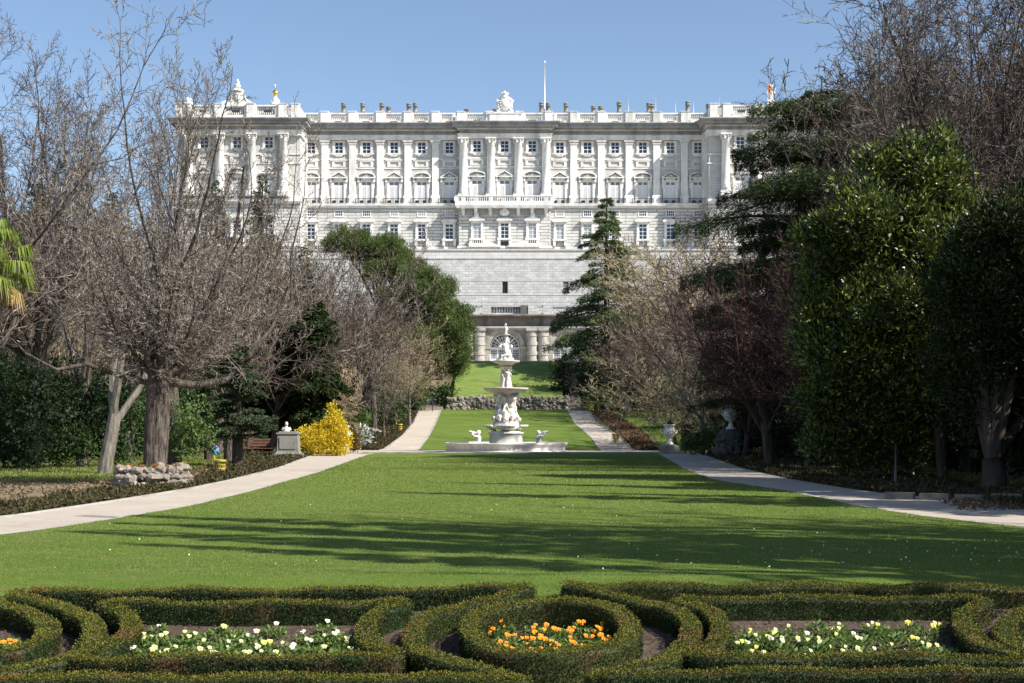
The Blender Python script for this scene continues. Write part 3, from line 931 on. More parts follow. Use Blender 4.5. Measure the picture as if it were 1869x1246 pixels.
# roof pieces of the pavilions
q = MB(); y = yP - .6
zb = Z(190.5, y)
x = P(433, y)
q.box(x - 1.9, x + 1.9, y - .5, y + 1.5, zb - .8, zb + .35)
q.box(x - 1.15, x + 1.15, y - .4, y + 1.2, zb + .35, zb + 2.6)
q.lathe([(1.3, zb + 2.6), (1.35, zb + 2.8), (1.0, zb + 3.0), (.45, zb + 3.25), (.3, zb + 3.3)], x, y + .4, 16)
for sg in (-1, 1): q.tube([(x + sg * 1.2, y, zb + 2.2), (x + sg * 1.5, y, zb + 1.2), (x + sg * 2.1, y, zb + .5), (x + sg * 3, y, zb + .3)], [.2, .3, .35, .2], 6)
q.lathe([(.35, zb + 3.3), (.6, zb + 3.6), (.62, zb + 3.9), (.3, zb + 4.1), (.3, zb + 4.4), (.45, zb + 4.5), (.2, zb + 4.7), (.08, zb + 5.1)], x, y + .4, 12)
q.ball((x, y - .45, zb + 1.5), (.6, .25, .85), 12, 8)
q.build('roof_monument', M['white_stone'], pal, True)
q = MB(); x = P(502, y)
q.lathe([(1.1, zb - .1), (1.0, zb + .3), (.8, zb + .6), (.9, zb + .9), (.45, zb + 1.3), (.35, zb + 1.6), (.25, zb + 1.75)], x, y + .4, 14)
q.ball((x - .6, y, zb + .6), .35); q.ball((x + .6, y, zb + .6), .35)
q.build('ball_pedestal', M['white_stone'], pal, True)
q = MB(); q.ball((x, y + .4, zb + 2.35), .6, 18, 12); q.tube([(x, y + .4, zb + 2.9), (x, y + .4, zb + 5.2)], [.05, .03], 6); q.ball((x, y + .4, zb + 4.1), .1)
q.build('gilded_ball', M['gold'], pal, True)
q = MB(); x = P(343, y); q.box(x - .8, x + .8, y - .3, y + 1.3, zb - .2, zb + .5); q.lathe([(.6, zb + .5), (.8, zb + .8), (.7, zb + 1.2), (.3, zb + 1.4)], x, y + .4, 12); q.build('roof_urn', M['white_stone'], pal, True)
# flag and statue on the right pavilion
y = yP + 8; zb = Z(191, y); x = P(1407, y)
q = MB(); q.cbox((x, y, zb - 1), (1.6, 1.6, 1.8)); q.tube([(x - .1, y, zb + .5), (x, y, zb + 2), (x, y, zb + 3.2)], [.5, .6, .35], 8); q.ball((x, y, zb + 3.75), .42); q.tube([(x, y, zb + 3), (x + .9, y, zb + 2.4), (x + .9, y, zb + 3.3)], [.2, .18, .15], 6)
q.tube([(x, y, zb + 3), (x - .8, y, zb + 2.5), (x - .5, y, zb + 1.9)], [.2, .18, .15], 6)
fuse(q, 'roof_statue', M['white_stone'], pal, .1)
q = MB(); q.tube([(P(1398, y), y - 2, zb - 1), (P(1398, y), y - 2, zb + 3.9)], [.05, .04], 6); q.build('flag_staff', M['white_paint'], pal, True)
q = MB(); fx = P(1398, y); vs = []; fs = []
for i in range(7):
    for j, zz in enumerate((3.8, 3.45, 2.75, 2.35)):
        vs.append((fx + .03 + i * .13, y - 2 + .12 * math.sin(i * 1.3), zb + zz - i * .16))
for i in range(6):
    for j in range(3): q.add([vs[i * 4 + j], vs[i * 4 + j + 1], vs[i * 4 + j + 5], vs[i * 4 + j + 4]], [(0, 1, 2, 3)], 1 if j == 1 else 0)
q.build('flag', [M['flag_red'], M['flag_yellow']], pal, True)
# centre balcony
q = MB(); yb = yC - 1.9
q.box(P(832), P(1010), yb - .1, yC - .13, ZZ(380), ZZ(371.6))
q.box(P(834), P(1008), yb, yC - .13, ZZ(383), ZZ(380))
q.box(P(832), P(1010), yb - .1, yb + .25, ZZ(363.5), ZZ(361.8))
for px_ in (834, 846, 896, 946, 996, 1008): q.box(P(px_) - .4, P(px_) + .4, yb - .05, yb + .4, ZZ(371.6), ZZ(363.5))
x = P(839)
while x < P(1005):
    q.box(x - .09, x + .09, yb, yb + .18, ZZ(371.6), ZZ(363.5)); x += .42
for px_ in (846, 869, 895, 921, 946, 971, 996):
    q.box(P(px_) - .35, P(px_) + .35, yb + .25, yC - .12, ZZ(386), ZZ(383))
    q.box(P(px_) - .3, P(px_) + .3, yb + .8, yC - .12, ZZ(392), ZZ(386))
    q.ball((P(px_), yC - .5, ZZ(392.5)), (.35, .4, .4), 8, 6)
for px_ in (870, 972):
    q.ball((P(px_), yC - .6, ZZ(396)), (.5, .5, .6), 10, 7); q.box(P(px_) - .8, P(px_) + .8, yC - .8, yC - .12, ZZ(401), ZZ(398.5))
q.ball((P(921), yC - .6, ZZ(390)), (1.0, .4, .8), 12, 8)
q.build('balcony', M['white_stone'], pal, True)
q = MB()
for px_ in (857, 882, 908, 934, 958, 983):
    q.box(P(px_) - .75, P(px_) + .75, yC - .18, yC - .1, ZZ(394), ZZ(382.5))
q.build('balcony_window', M['curtain'], pal, True)
for px_ in (869, 972):      # the two stairs up to the side doors
    q = MB(); x = P(px_); sg = 1 if px_ < 921 else -1
    q.box(x - 1.4, x + 1.4, yC - 1.3, yC - .12, ZZ(453), ZZ(447))
    for i in range(7): q.box(x - 1.3 + i * .4, x - 1.2 + i * .4, yC - 1.25, yC - 1.15, ZZ(447), ZZ(441))
    q.box(x - 1.4, x + 1.4, yC - 1.3, yC - 1.1, ZZ(441), ZZ(440))
    for i in range(8):
        xa = x + sg * (1.4 + i * .45)
        q.box(min(xa, xa + sg * .45), max(xa, xa + sg * .45), yC - 1.2, yC - .12, ZZ(453), ZZ(441.5 + i * 1.35))
    q.build('entrance_stair', M['white_stone'], pal, True)
q = MB(); x = P(921); q.box(x - .7, x + .7, yC - .3, yC - .1, ZZ(451.5), ZZ(442.5)); q.build('cellar_window', M['dark_void'], pal, True)

# ================================================================== TERRACE WALL
dT = 254.0
tw = thing('terrace_wall', (X(921, dT), dT, Z(575, dT)), 'high blank wall of pale squared stone with three dark windows, under the palace front', 'retaining wall')
q = MB()
x0, x1 = X(290, dT), X(1560, dT)
zt_ = ZZ(454) 
holes = [X(810.5, dT), X(922, dT), X(1033, dT)]
zw0, zw1 = Z(535, dT), Z(513.5, dT); hw = .52
q.box(x0, x1, dT, yW - 3, zw1, Z(470.5, dT), 0)
q.box(x0, x1, dT, yW - 3, Z(600, dT), zw0, 0)
xs = [x0] + sum([[h_ - hw, h_ + hw] for h_ in holes], []) + [x1]
for i in range(0, len(xs), 2): q.box(xs[i], xs[i + 1], dT, yW - 3, zw0, zw1, 0)
q.box(x0, x1, dT - .05, yC - 3, Z(470.5, dT), Z(456, dT), 1)
q.box(x0, x1, dT - .12, yC - 3.01, Z(472, dT), Z(470.3, dT), 1)
q.box(x0, x1, dT - .25, yC - 1.4, Z(457, dT), Z(454.3, dT), 1)
for py in (511.5, 538, 549.5): q.box(x0, x1, dT - .06, dT - .002, Z(py + .6, dT), Z(py - .6, dT), 1)
q.box(x0, x1, dT - .05, dT - .001, Z(600, dT), Z(551, dT), 0)
q.build('wall', [M['terrace_wall'], M['wall_stone']], tw, True)
for i, h_ in enumerate(holes):
    q = MB(); q.box(h_ - hw, h_ + hw, dT + .5, dT + .6, zw0, zw1, 0)
    o = q.build('window', M['dark_void'], tw, True)
    g_ = MB(); grid_bars(g_, h_ - hw, h_ + hw, zw0, zw1, dT + .35, 3, 4, .06)
    g_.build('grille', M['white_paint'] if i == 2 else M['iron'], o)

# ================================================================== GROTTO ARCADE
dA = 200.0
ar = thing('garden_arcade', (X(921, dA), dA, Z(658, dA)), 'weathered stone arcade with banded columns and arched glass doors above the lawn', 'arcade')
A = lambda px: X(px, dA)
AZ = lambda py: Z(py, dA)
q = MB(); archc = [921.5 + 115.5 * k for k in range(-3, 4)]
ra = 27.5 * dA / F
zs = AZ(634); zb = AZ(662)
edges = [A(archc[0] - 70)]
for c_ in archc: edges += [A(c_) - ra, A(c_) + ra]
edges.append(A(archc[-1] + 70))
for i in range(0, len(edges), 2): q.box(edges[i], edges[i + 1], dA, dA + 4, zb, zs, 0)
for c_ in archc:      # spandrels round each arch
    xc = A(c_); nseg = 16
    zt2 = AZ(603)
    for i in range(nseg):
        a0 = PI * i / nseg; a1 = PI * (i + 1) / nseg
        p0 = (xc + ra * math.cos(a0), zs + ra * math.sin(a0)); p1 = (xc + ra * math.cos(a1), zs + ra * math.sin(a1))
        q.poly([p1, p0, (p0[0], zt2), (p1[0], zt2)], dA, dA + 4, 0)
for i in range(0, len(edges), 2): q.box(edges[i], edges[i + 1], dA, dA + 4, zs, AZ(603), 0)
q.box(edges[0], edges[-1], dA - .4, dA + 4, AZ(603), AZ(599.5), 1)
q.box(edges[0], edges[-1], dA - .9, dA + 4.01, AZ(599.5), AZ(596), 1)
q.box(edges[0], edges[-1], dA - .3, dA + 4.02, AZ(596), AZ(580), 2)
q.box(edges[0], edges[-1], dA - .8, dA + 4.03, AZ(580), AZ(577.5), 2)
q.box(edges[0], edges[-1], dA - 1.5, dA + 4.04, AZ(577.5), AZ(575.3), 2)
q.box(edges[0], edges[-1], dA - 1.3, dA + 50, AZ(575.3), AZ(574.6), 1)
q.box(edges[0], edges[-1], dA + 4.2, dA + 12, zb, AZ(600), 0)
q.build('wall', [M['old_stone'], M['cornice_stone'], M['stained']], ar, True)
q = MB(); ns = 18; xc = 0.0
for i in range(ns):
    a0 = PI * i / ns; a1 = PI * (i + 1) / ns
    r0, r1 = ra + .02, ra + .75
    q.poly([(xc + r0 * math.cos(a1), zs + r0 * math.sin(a1)), (xc + r0 * math.cos(a0), zs + r0 * math.sin(a0)), (xc + r1 * math.cos(a0), zs + r1 * math.sin(a0)), (xc + r1 * math.cos(a1), zs + r1 * math.sin(a1))], dA - .28, dA - .004)
for sg in (-1, 1): q.box(xc + sg * (ra + .5) - .65, xc + sg * (ra + .5) + .65, dA - .45, dA - .003, zs - .25, zs + .12)
o0 = q.build('archivolt', M['old_stone'], ar, True); ob = o0.location.copy()
for i, c_ in enumerate(archc):
    o = o0 if i == 0 else o0.copy()
    if i: COL.objects.link(o); o.parent = ar
    o.location = ob + Vector((A(c_), 0, 0))
cm = MB(); r_ = .78
z0, z1 = zb, AZ(603)
pr = [(r_ * 1.1, z0), (r_ * 1.1, z0 + .5), (r_, z0 + .52)]
for zc_ in (.28, .58, .86):
    z = z0 + (z1 - z0) * zc_
    pr += [(r_, z - .28), (r_ * 1.14, z - .26), (r_ * 1.14, z + .26), (r_, z + .28)]
pr += [(r_ * .95, z1 - .35), (r_ * 1.2, z1 - .2), (r_ * 1.25, z1)]
cm.lathe(pr, 0, dA - .75, 18, smooth=False)
cm.box(-r_ * 1.2, r_ * 1.2, dA - 1.75, dA, z1 - .12, z1 + .3)
cm.box(-r_ * .6, r_ * 1.75, dA - .35, dA - .002, z0, z1 - .3)
c0 = cm.build('banded_column', M['old_stone'], ar, True); cb_ = c0.location.copy(); fst = True
for c_ in archc:
    for off in (-46, 50):
        o = c0 if fst else c0.copy()
        if not fst: COL.objects.link(o); o.parent = ar
        fst = False
        o.location = cb_ + Vector((A(c_ + off), 0, 0))
def arch_door():
    f = MB(); g_ = MB(); r2 = ra - .05
    g_.box(-r2, r2, dA + 1.15, dA + 1.2, zb, zs)
    ns = 20
    pts = [(r2 * math.cos(PI * i / ns), zs + r2 * math.sin(PI * i / ns)) for i in range(ns + 1)]
    g_.poly(pts, dA + 1.15, dA + 1.2)
    y1 = dA + 1.14
    f.box(-r2, r2, y1 - .12, y1, zs - .25, zs + .12)
    for rr_, tt in ((r2, .18), (r2 * .72, .07), (r2 * .42, .12)):
        for i in range(ns):
            a0 = PI * i / ns; a1 = PI * (i + 1) / ns; ri = rr_ - tt
            f.poly([(ri * math.cos(a1), zs + ri * math.sin(a1)), (ri * math.cos(a0), zs + ri * math.sin(a0)), (rr_ * math.cos(a0), zs + rr_ * math.sin(a0)), (rr_ * math.cos(a1), zs + rr_ * math.sin(a1))], y1 - .1, y1)
    for i in range(1, 12):
        a = PI * i / 12; t_ = .11 if i in (3, 6, 9) else .04
        dx, dz = math.cos(a), math.sin(a); nx_, nz_ = -dz * t_, dx * t_
        i0, i1 = r2 * .4, r2 - .1
        f.poly([(dx * i0 - nx_, zs + dz * i0 - nz_), (dx * i1 - nx_, zs + dz * i1 - nz_), (dx * i1 + nx_, zs + dz * i1 + nz_), (dx * i0 + nx_, zs + dz * i0 + nz_)], y1 - .085, y1 - .004)
    for i in range(5):
        x = -r2 + 2 * r2 * i / 4
        f.box(x - .13, x + .13, y1 - .11, y1 - .001, zb, zs)
    grid_bars(f, -r2, r2, zb + .6, zs - .3, y1 - .01, 16, 4, .06, 0, .05)
    f.box(-r2, r2, y1 - .09, y1 - .003, zb, zb + .7)
    return f, g_
f, g_ = arch_door()
d0 = f.build('arched_door', M['white_paint'], ar, True); db = d0.location.copy()
g0 = g_.build('pane', M['glass'], d0)
for i, c_ in enumerate(archc):
    if i == 0: d0.location = db + Vector((A(c_), 0, 0)); continue
    o = d0.copy(); COL.objects.link(o); o.parent = ar; o.location = db + Vector((A(c_), 0, 0))
    q2 = g0.copy(); COL.objects.link(q2); q2.parent = o
# terrace balustrade above the arcade
q = MB(); y = 206.0; za, zt3 = Z(575, y), Z(557, y)
xa, xb = X(560, y), X(1330, y)
q.box(xa, xb, y - .1, y + 1.0, za - .5, za + (zt3 - za) * .22)
q.box(xa, xb, y - .15, y + 1.05, zt3 - .22, zt3)
for px_ in (700, 790, 858, 888, 972, 999, 1090, 1130, 1220):
    q.box(X(px_, y) - .7, X(px_, y) + .7, y - .25, y + 1.1, za - .4, zt3 + .1)
for (pa, pb) in ((715, 780), (800, 850), (1010, 1080), (1140, 1210)): q.box(X(pa, y), X(pb, y), y + .05, y + .8, za, zt3 - .2)
q.box(X(889, y), X(971, y), y + .75, y + 1.0, za, zt3 - .2)
x = X(892, y)
for (pa, pb) in ((892, 955), (560, 700)):
    x = X(pa, y)
    while x < X(pb, y):
        q.lathe([(.1, za + .3), (.17, za + .7), (.07, zt3 - .35), (.12, zt3 - .2)], x, y + .4, 6); x += .42
q.build('terrace_parapet', M['terrace_wall'], ar, True)
q = MB(); q.box(X(950, y), X(961, y), y - 1.2, y - .27, za - .3, zt3 - .1); q.build('shadow_block', M['dark_stone'], ar, True)  # dark block drawn in place of a shadow at the parapet

# ================================================================== FOUNTAIN
dF = 74.0; FX = X(923.5, dF)
f = lambda py: Z(py, dF)
ft = thing('fountain', (FX, dF, 0), 'tall white marble fountain of stacked basins and carved figures, between the two lawns', 'fountain')
q = MB()
q.lathe([(3.45, .0), (3.5, .08), (3.38, .12), (3.30, .16), (3.36, .36), (3.45, .44), (3.48, .50), (3.44, .56), (3.25, .56), (3.2, .5), (3.15, .3), (0.5, .28)], FX, dF, 180, flute=.012, fz=(.15, .4))
q.build('basin', M['marble'], ft, True)
q = MB(); q.lathe([(0.3, .47), (3.16, .47), (3.17, .45)], FX, dF, 60)
wm, t, bb_ = newmat('water'); bb_.inputs['Base Color'].default_value = (.03, .05, .04, 1); bb_.inputs['Roughness'].default_value = .05
bump(t, bb_, noise(t, 4, 2), .2, .03)
q.build('water', wm, ft, True)
q = MB(); q.lathe([(.97, .3), (.97, .5), (.93, .55), (.92, 1.02), (.99, 1.05), (1.0, 1.12), (.85, 1.14), (.8, 1.2), (.2, 1.22)], FX, dF, 40); q.build('pedestal', M['marble'], ft, True)
def shell(cx_, cy, z, r_, ang, tilt=.35):
    q = MB(); n_ = 14; vs = []; 
    for j in range(5):
        rr_ = r_ * (j + .3) / 4.3
        for i in range(n_ + 1):
            a = ang - 1.25 + 2.5 * i / n_
            k_ = 1 + (.06 if i % 2 else -.06) * j / 4
            vs.append((cx_ + rr_ * k_ * math.cos(a), cy + rr_ * k_ * math.sin(a), z + .32 * (rr_ / r_) ** 2 * r_ * 1.3 + (.02 if i % 2 else 0)))
    fs = []
    for j in range(4):
        for i in range(n_): fs.append((j * (n_ + 1) + i, j * (n_ + 1) + i + 1, (j + 1) * (n_ + 1) + i + 1, (j + 1) * (n_ + 1) + i))
    q.add(vs, fs, 0, True)
    o = q.build('shell', M['marble'], ft, True)
    md = o.modifiers.new('s', 'SOLIDIFY'); md.thickness = .06
    return o
for a in (-PI / 2, PI / 2, 0, PI): shell(FX + .55 * math.cos(a), dF + .55 * math.sin(a), 1.2, .7, a)
# lower group: two embracing dolphins and seated children round a shaft
rf_ = random.Random(4)
q = MB()
q.lathe([(.80, 1.3), (.85, 1.42), (.72, 1.52), (.75, 1.64), (.5, 1.75), (.4, 1.9)], FX, dF, 24, flute=.06)
q.lathe([(.34, 1.6), (.30, 2.2), (.32, 2.6), (.42, 2.85), (.52, 3.1), (.55, 3.25)], FX, dF, 16)
for i in range(4):
    a = -PI / 2 + PI / 4 + i * PI / 2
    bx_, by_ = math.cos(a), math.sin(a)
    pt = lambda r__, z_, da=0: (FX + r__ * math.cos(a + da), dF + r__ * math.sin(a + da), z_)
    q.ball(pt(.52, 1.98), (.20, .20, .19)); q.tube([pt(.48, 1.98), pt(.44, 2.25), pt(.42, 2.45)], [.19, .20, .12], 8)
    q.ball(pt(.45, 2.62), (.13, .13, .15)); 
    for sg in (-1, 1):
        q.tube([pt(.5, 1.98, sg * .15), pt(.78, 2.0, sg * .3), pt(.74, 1.75, sg * .32)], [.12, .10, .06], 7)
        q.tube([pt(.44, 2.42, sg * .25), pt(.6, 2.3, sg * .5), pt(.58, 2.6, sg * .65)], [.07, .06, .05], 6)
    q.tube([pt(.62, 1.72, .78), pt(.55, 2.0, .78), pt(.42, 2.5, .78), pt(.5, 2.95, .7), pt(.62, 3.15, .7)], [.16, .18, .12, .10, .12], 7)
    q.ball(pt(.60, 3.05, 0), (.17, .17, .22)); q.ball(pt(.70, 3.22, .3), .12); q.ball(pt(.72, 1.85, .78), (.16, .16, .13))
fuse(q, 'dolphin_group', M['marble'], ft, .035, sm=1)
q = MB(); zc_ = f(710)
q.lathe([(.55, 3.2), (.6, 3.28), (.75, 3.34), (1.05, 3.42), (1.22, 3.52), (1.26, 3.57), (1.25, 3.62), (1.15, 3.62), (.9, 3.54), (.3, 3.5)], FX, dF, 72, flute=.02, fz=(3.3, 3.6))
q.build('bowl', M['marble_worn'], ft, True)
# three standing figures
q = MB()
q.lathe([(.36, 3.5), (.36, 3.62), (.22, 3.7), (.16, 4.3), (.16, 4.55), (.3, 4.72), (.38, 4.82)], FX, dF, 12)
for i in range(3):
    a = -PI / 2 + .55 + i * 2 * PI / 3
    pt = lambda r__, z_, da=0: (FX + r__ * math.cos(a + da), dF + r__ * math.sin(a + da), z_)
    s_ = .165
    q.tube([pt(.24, 3.62, .35), pt(.26, 3.68, .3), pt(.23, 3.9, .28), pt(.22, 4.12, .2)], [.05, .05, .075, .10], 8)
    q.tube([pt(.26, 3.62, -.3), pt(.28, 3.85, -.35), pt(.23, 4.12, -.15)], [.05, .07, .10], 8)
    q.tube([pt(.22, 4.1), pt(.21, 4.25), pt(.2, 4.45), pt(.2, 4.55)], [.135, .10, .13, .06], 9)
    q.ball(pt(.24, 4.66), (.075, .075, .095), 10, 8)
    q.tube([pt(.22, 4.5, .5), pt(.3, 4.38, .8), pt(.24, 4.22, .85)], [.05, .045, .035], 7)
    q.tube([pt(.22, 4.5, -.5), pt(.3, 4.62, -.8), pt(.26, 4.78, -.7)], [.05, .045, .035], 7)
    q.tube([pt(.2, 4.2, .9), pt(.22, 3.95, .9), pt(.26, 3.65, .8)], [.08, .09, .12], 7)
fuse(q, 'standing_figures', M['marble'], ft, .022, sm=1)
q = MB()
q.lathe([(.16, 4.70), (.3, 4.84), (.42, 4.95), (.5, 5.0), (.72, 5.06), (.78, 5.10), (.78, 5.15), (.7, 5.15), (.5, 5.1), (.2, 5.08)], FX, dF, 48, flute=.02, fz=(4.9, 5.1))
q.build('bowl', M['marble_worn'], ft, True)
q = MB()
q.lathe([(.5, 5.08), (.42, 5.2), (.3, 5.28), (.22, 5.5), (.12, 5.9), (.09, 6.3), (.1, 6.6)], FX, dF, 12)
for _ in range(16):
    a = rf_.uniform(0, 6.28); q.ball((FX + .38 * math.cos(a), dF + .38 * math.sin(a), 5.16 + rf_.uniform(0, .08)), (.13, .13, .1), 7, 5)
q.ball((FX - .02, dF - .22, 5.45), (.17, .16, .15)); q.tube([(FX - .02, dF - .2, 5.45), (FX, dF - .2, 5.7), (FX - .02, dF - .2, 5.86)], [.15, .14, .08], 9)
q.ball((FX - .1, dF - .24, 6.0), (.11, .11, .13), 10, 8)
q.tube([(FX + .12, dF - .2, 5.8), (FX + .22, dF - .25, 5.65), (FX, dF - .36, 5.6)], [.06, .055, .04], 7)
q.tube([(FX - .12, dF - .2, 5.8), (FX - .28, dF - .25, 5.9), (FX - .38, dF - .25, 5.95)], [.06, .055, .05], 7)
q.tube([(FX - .05, dF - .3, 5.45), (FX - .25, dF - .38, 5.45), (FX - .25, dF - .36, 5.28)], [.09, .08, .05], 7)
q.tube([(FX + .08, dF - .3, 5.45), (FX + .25, dF - .38, 5.42), (FX + .28, dF - .34, 5.24)], [.09, .08, .05], 7)
q.tube([(FX - .45, dF - .2, 5.92), (FX - .3, dF - .1, 5.98), (FX - .1, dF, 6.0), (FX + .12, dF, 6.2), (FX + .1, dF, 6.45)], [.06, .12, .14, .10, .07], 8)
q.tube([(FX + .25, dF - .1, 5.3), (FX + .2, dF, 5.7), (FX + .1, dF, 6.1)], [.1, .08, .05], 7)
q.ball((FX + .3, dF - .05, 5.95), (.09, .09, .12))
fuse(q, 'child_with_dolphin', M['marble'], ft, .025, sm=1)
q = MB(); q.lathe([(.08, 6.5), (.14, 6.56), (.22, 6.6), (.23, 6.64), (.12, 6.66)], FX, dF, 20); q.build('small_bowl', M['marble_worn'], ft, True)
q = MB(); q.tube([(FX, dF, 6.62), (FX - .02, dF, 6.8), (FX, dF, 6.98), (FX + .01, dF, 7.08)], [.09, .085, .1, .05], 8); q.ball((FX, dF - .02, 7.18), (.055, .055, .07), 8, 7)
q.tube([(FX + .07, dF, 7.03), (FX + .1, dF, 6.9), (FX + .03, dF - .06, 6.85)], [.04, .035, .03], 6); q.tube([(FX - .07, dF, 7.03), (FX - .08, dF - .02, 7.15), (FX - .02, dF, 7.26)], [.04, .03, .025], 6)
fuse(q, 'finial_figure', M['marble'], ft, .02, sm=1)
# two tritons blowing conches
def triton(x, sg):
    q = MB(); y = dF - 1.0
    q.tube([(x, y, .40), (x + .0 * sg, y, .62), (x + .02 * sg, y, .85), (x + .03 * sg, y, .97)], [.17, .14, .155, .07], 10)
    q.ball((x - .0 * sg, y - .02, 1.10), (.12, .13, .13), 12, 9)
    q.ball((x + .02 * sg, y + .03, 1.16), (.13, .13, .1), 10, 7)
    q.tube([(x - .1 * sg, y - .05, 1.09), (x - .3 * sg, y - .1, 1.12), (x - .52 * sg, y - .1, 1.2)], [.045, .085, .05], 8)
    q.tube([(x - .0 * sg, y - .15, .9), (x - .22 * sg, y - .22, .92), (x - .36 * sg, y - .15, 1.06)], [.07, .06, .045], 8)
    q.tube([(x, y + .13, .9), (x - .22 * sg, y + .15, .96), (x - .38 * sg, y + .0, 1.1)], [.07, .06, .045], 8)
    q.tube([(x, y, .5), (x - .25 * sg, y, .46), (x - .5 * sg, y - .1, .48), (x - .6 * sg, y + .1, .44), (x - .45 * sg, y + .3, .42)], [.18, .17, .14, .10, .06], 9)
    q.ball((x, y, .38), (.3, .3, .12))
    return fuse(q, 'triton', M['marble'], ft, .022, sm=1)
triton(X(873, 73), 1); triton(X(983, 73), -1)

# ================================================================== SMALL BUILT THINGS
def rock_pile(mb, pts, r0, r1, g, flat=.8):
    for p in pts:
        r_ = g.uniform(r0, r1)
        s_ = (r_ * g.uniform(.8, 1.3), r_ * g.uniform(.8, 1.2), r_ * g.uniform(.65, 1.05) * flat / .8)
        k0 = len(mb.v)
        mb.ball(p, s_, 8, 6, 0, False)
        ph = [g.uniform(0, 6.28) for _ in range(6)]
        for i in range(k0, len(mb.v)):
            v = Vector(mb.v[i]) - Vector(p)
            q_ = 1 + .22 * math.sin(v.x / r_ * 2.3 + ph[0]) * math.sin(v.y / r_ * 2 + ph[1]) + .18 * math.sin(v.z / r_ * 3.1 + ph[2]) + .12 * math.sin((v.x + v.z) / r_ * 4 + ph[3]) + g.uniform(-.08, .08)
            mb.v[i] = tuple(Vector(p) + v * q_)
g = random.Random(7)
q = MB(); pts = []
y0 = 114.45; xl, xr = X(815, 114.5), X(1036, 114.5)
q.box(xl + .3, xr - .3, y0 + .1, y0 + .6, 2.6, 3.85)
x = xl
rows_ = 4
for j in range(rows_):
    x = xl + g.uniform(0, .3)
    while x < xr:
        pts.append((x, y0 + g.uniform(-.12, .1) + j * .04, 3.0 + j * .28 + g.uniform(-.06, .08))); x += g.uniform(.26, .42)
rock_pile(q, pts, .17, .3, g, 1.1)
tag(q.build('rock_wall', M['rock']), 'low wall of rough stacked boulders across the lawn behind the fountain', 'rock wall')
# planter round the big tree
PLX, PLY = X(277, 31.0), 31.0
q = MB(); pts = []
for j in range(3):
    n_ = 18
    for i in range(n_):
        a = 2 * PI * (i + .5 * (j % 2)) / n_
        rr_ = .80 - j * .04
        pts.append((PLX + rr_ * math.cos(a), PLY + rr_ * math.sin(a), .08 + j * .165 + g.uniform(-.03, .03)))
rock_pile(q, pts, .10, .175, g)
rp = thing('stone_planter', (PLX, PLY, 0), 'round planter of rough grey boulders with small orange flowers, ringing the big bare tree', 'planter')
q.build('stone_ring', M['rock'], rp, True)
q = MB(); q.lathe([(.72, .1), (.70, .40), (.1, .44)], PLX, PLY, 20); q.build('soil', M['bed_soil'], rp, True)

def steps(name, px0, px1, d0, d1, n_, label, zex=0.0):
    q = MB()
    for i in range(n_):
        ya = d0 + (d1 - d0) * i / n_; yb_ = d0 + (d1 - d0) * (i + 1) / n_
        za_ = G(d0) + zex * 0 + (G(d1) + zex - G(d0)) * (i + 1) / n_
        q.box(X(px0, d0), X(px1, d0), ya, yb_ + (.02 if i < n_ - 1 else 3), za_ - .45, za_)
    return tag(q.build(name, M['step_stone']), label, 'steps')
M['step_stone'] = stone('step_stone', (.36, .30, .23), .2, 4, .85, dirt=(.20, .18, .10))
steps('garden_steps', 776, 808, 114.1, 123, 20, 'flight of worn stone steps in the sun, under the big round pine')
steps('garden_steps', 1030, 1062, 114.1, 127, 28, 'flight of stone steps in deep shade, beside the tall slim conifer')
q = MB(); pts = [(X(778 + i * 4.2, 124), 123.2 + g.uniform(-.2, .2), G(123) + .3 + .45 * (i % 3) + g.uniform(-.1, .1)) for i in range(9)]
rock_pile(q, pts, .25, .42, g); tag(q.build('rockery', M['rock']), 'small heap of grey rocks at the top of the sunlit steps', 'rocks')
g2 = random.Random(3)
q = MB(); pts = [(X(1090 + i * 6, 113.3) , 113.5 + g2.uniform(-.2, .2), G(113) + .25 + g2.uniform(-.05, .15)) for i in range(6)]
rock_pile(q, pts, .2, .33, g2); tag(q.build('rockery', M['rock']), 'row of pale rocks beside the variegated shrub right of the steps', 'rocks')
q = MB(); pts = [(X(668 + i * 3.2, 90), 90 + g2.uniform(-.5, .5), G(90) + .12 + g2.uniform(0, .2)) for i in range(10)]
rock_pile(q, pts, .15, .26, g2); tag(q.build('rockery', M['rock']), 'line of whitish stones beyond the white flowering shrub', 'rocks')

def bench(loc, w, rz, mat, label, group=None, back=True):
    t = thing('park_bench', loc, label, 'bench', group, rz)
    q = MB()
    for i in range(4): q.box(-w / 2, w / 2, -.22 + i * .115, -.13 + i * .115, .42, .45)
    q.build('seat', mat, t)
    if back:
        q = MB()
        for i in range(3): q.box(-w / 2, w / 2, .25 + .03 * i, .28 + .03 * i, .52 + i * .13, .62 + i * .13)
        q.build('backrest', mat, t)
    for s in (-1, 1):
        q = MB(); x = s * (w / 2 - .15)
        q.box(x - .03, x + .03, -.2, -.14, 0, .42); q.box(x - .03, x + .03, .2, .26, 0, .88 if back else .42); q.box(x - .03, x + .03, -.14, .2, .36, .418)
        q.build('leg', M['iron'] if mat is not M['granite'] else mat, t)
    return t
bench((X(776, 112.5), 112.7, G(112.7)), 1.5, 0, M['iron'], 'dark bench at the foot of the sunlit stone steps')
bench((X(482, 60), 60, .02), 1.9, 0, M['bench_wood'], 'brown slatted wooden bench behind the fir trunk and the stone monument')
t = thing('stone_bench', (X(1128, 112.9), 112.9, G(112.9)), 'pale stone bench right of the shady steps, behind a slim young trunk', 'bench')
q = MB(); q.box(-1.25, 1.25, -.25, .25, .40, .52); q.build('seat', M['marble_worn'], t)
q = MB(); q.box(-1.25, 1.25, .25, .38, .3, 1.0); q.build('backrest', M['marble_worn'], t)
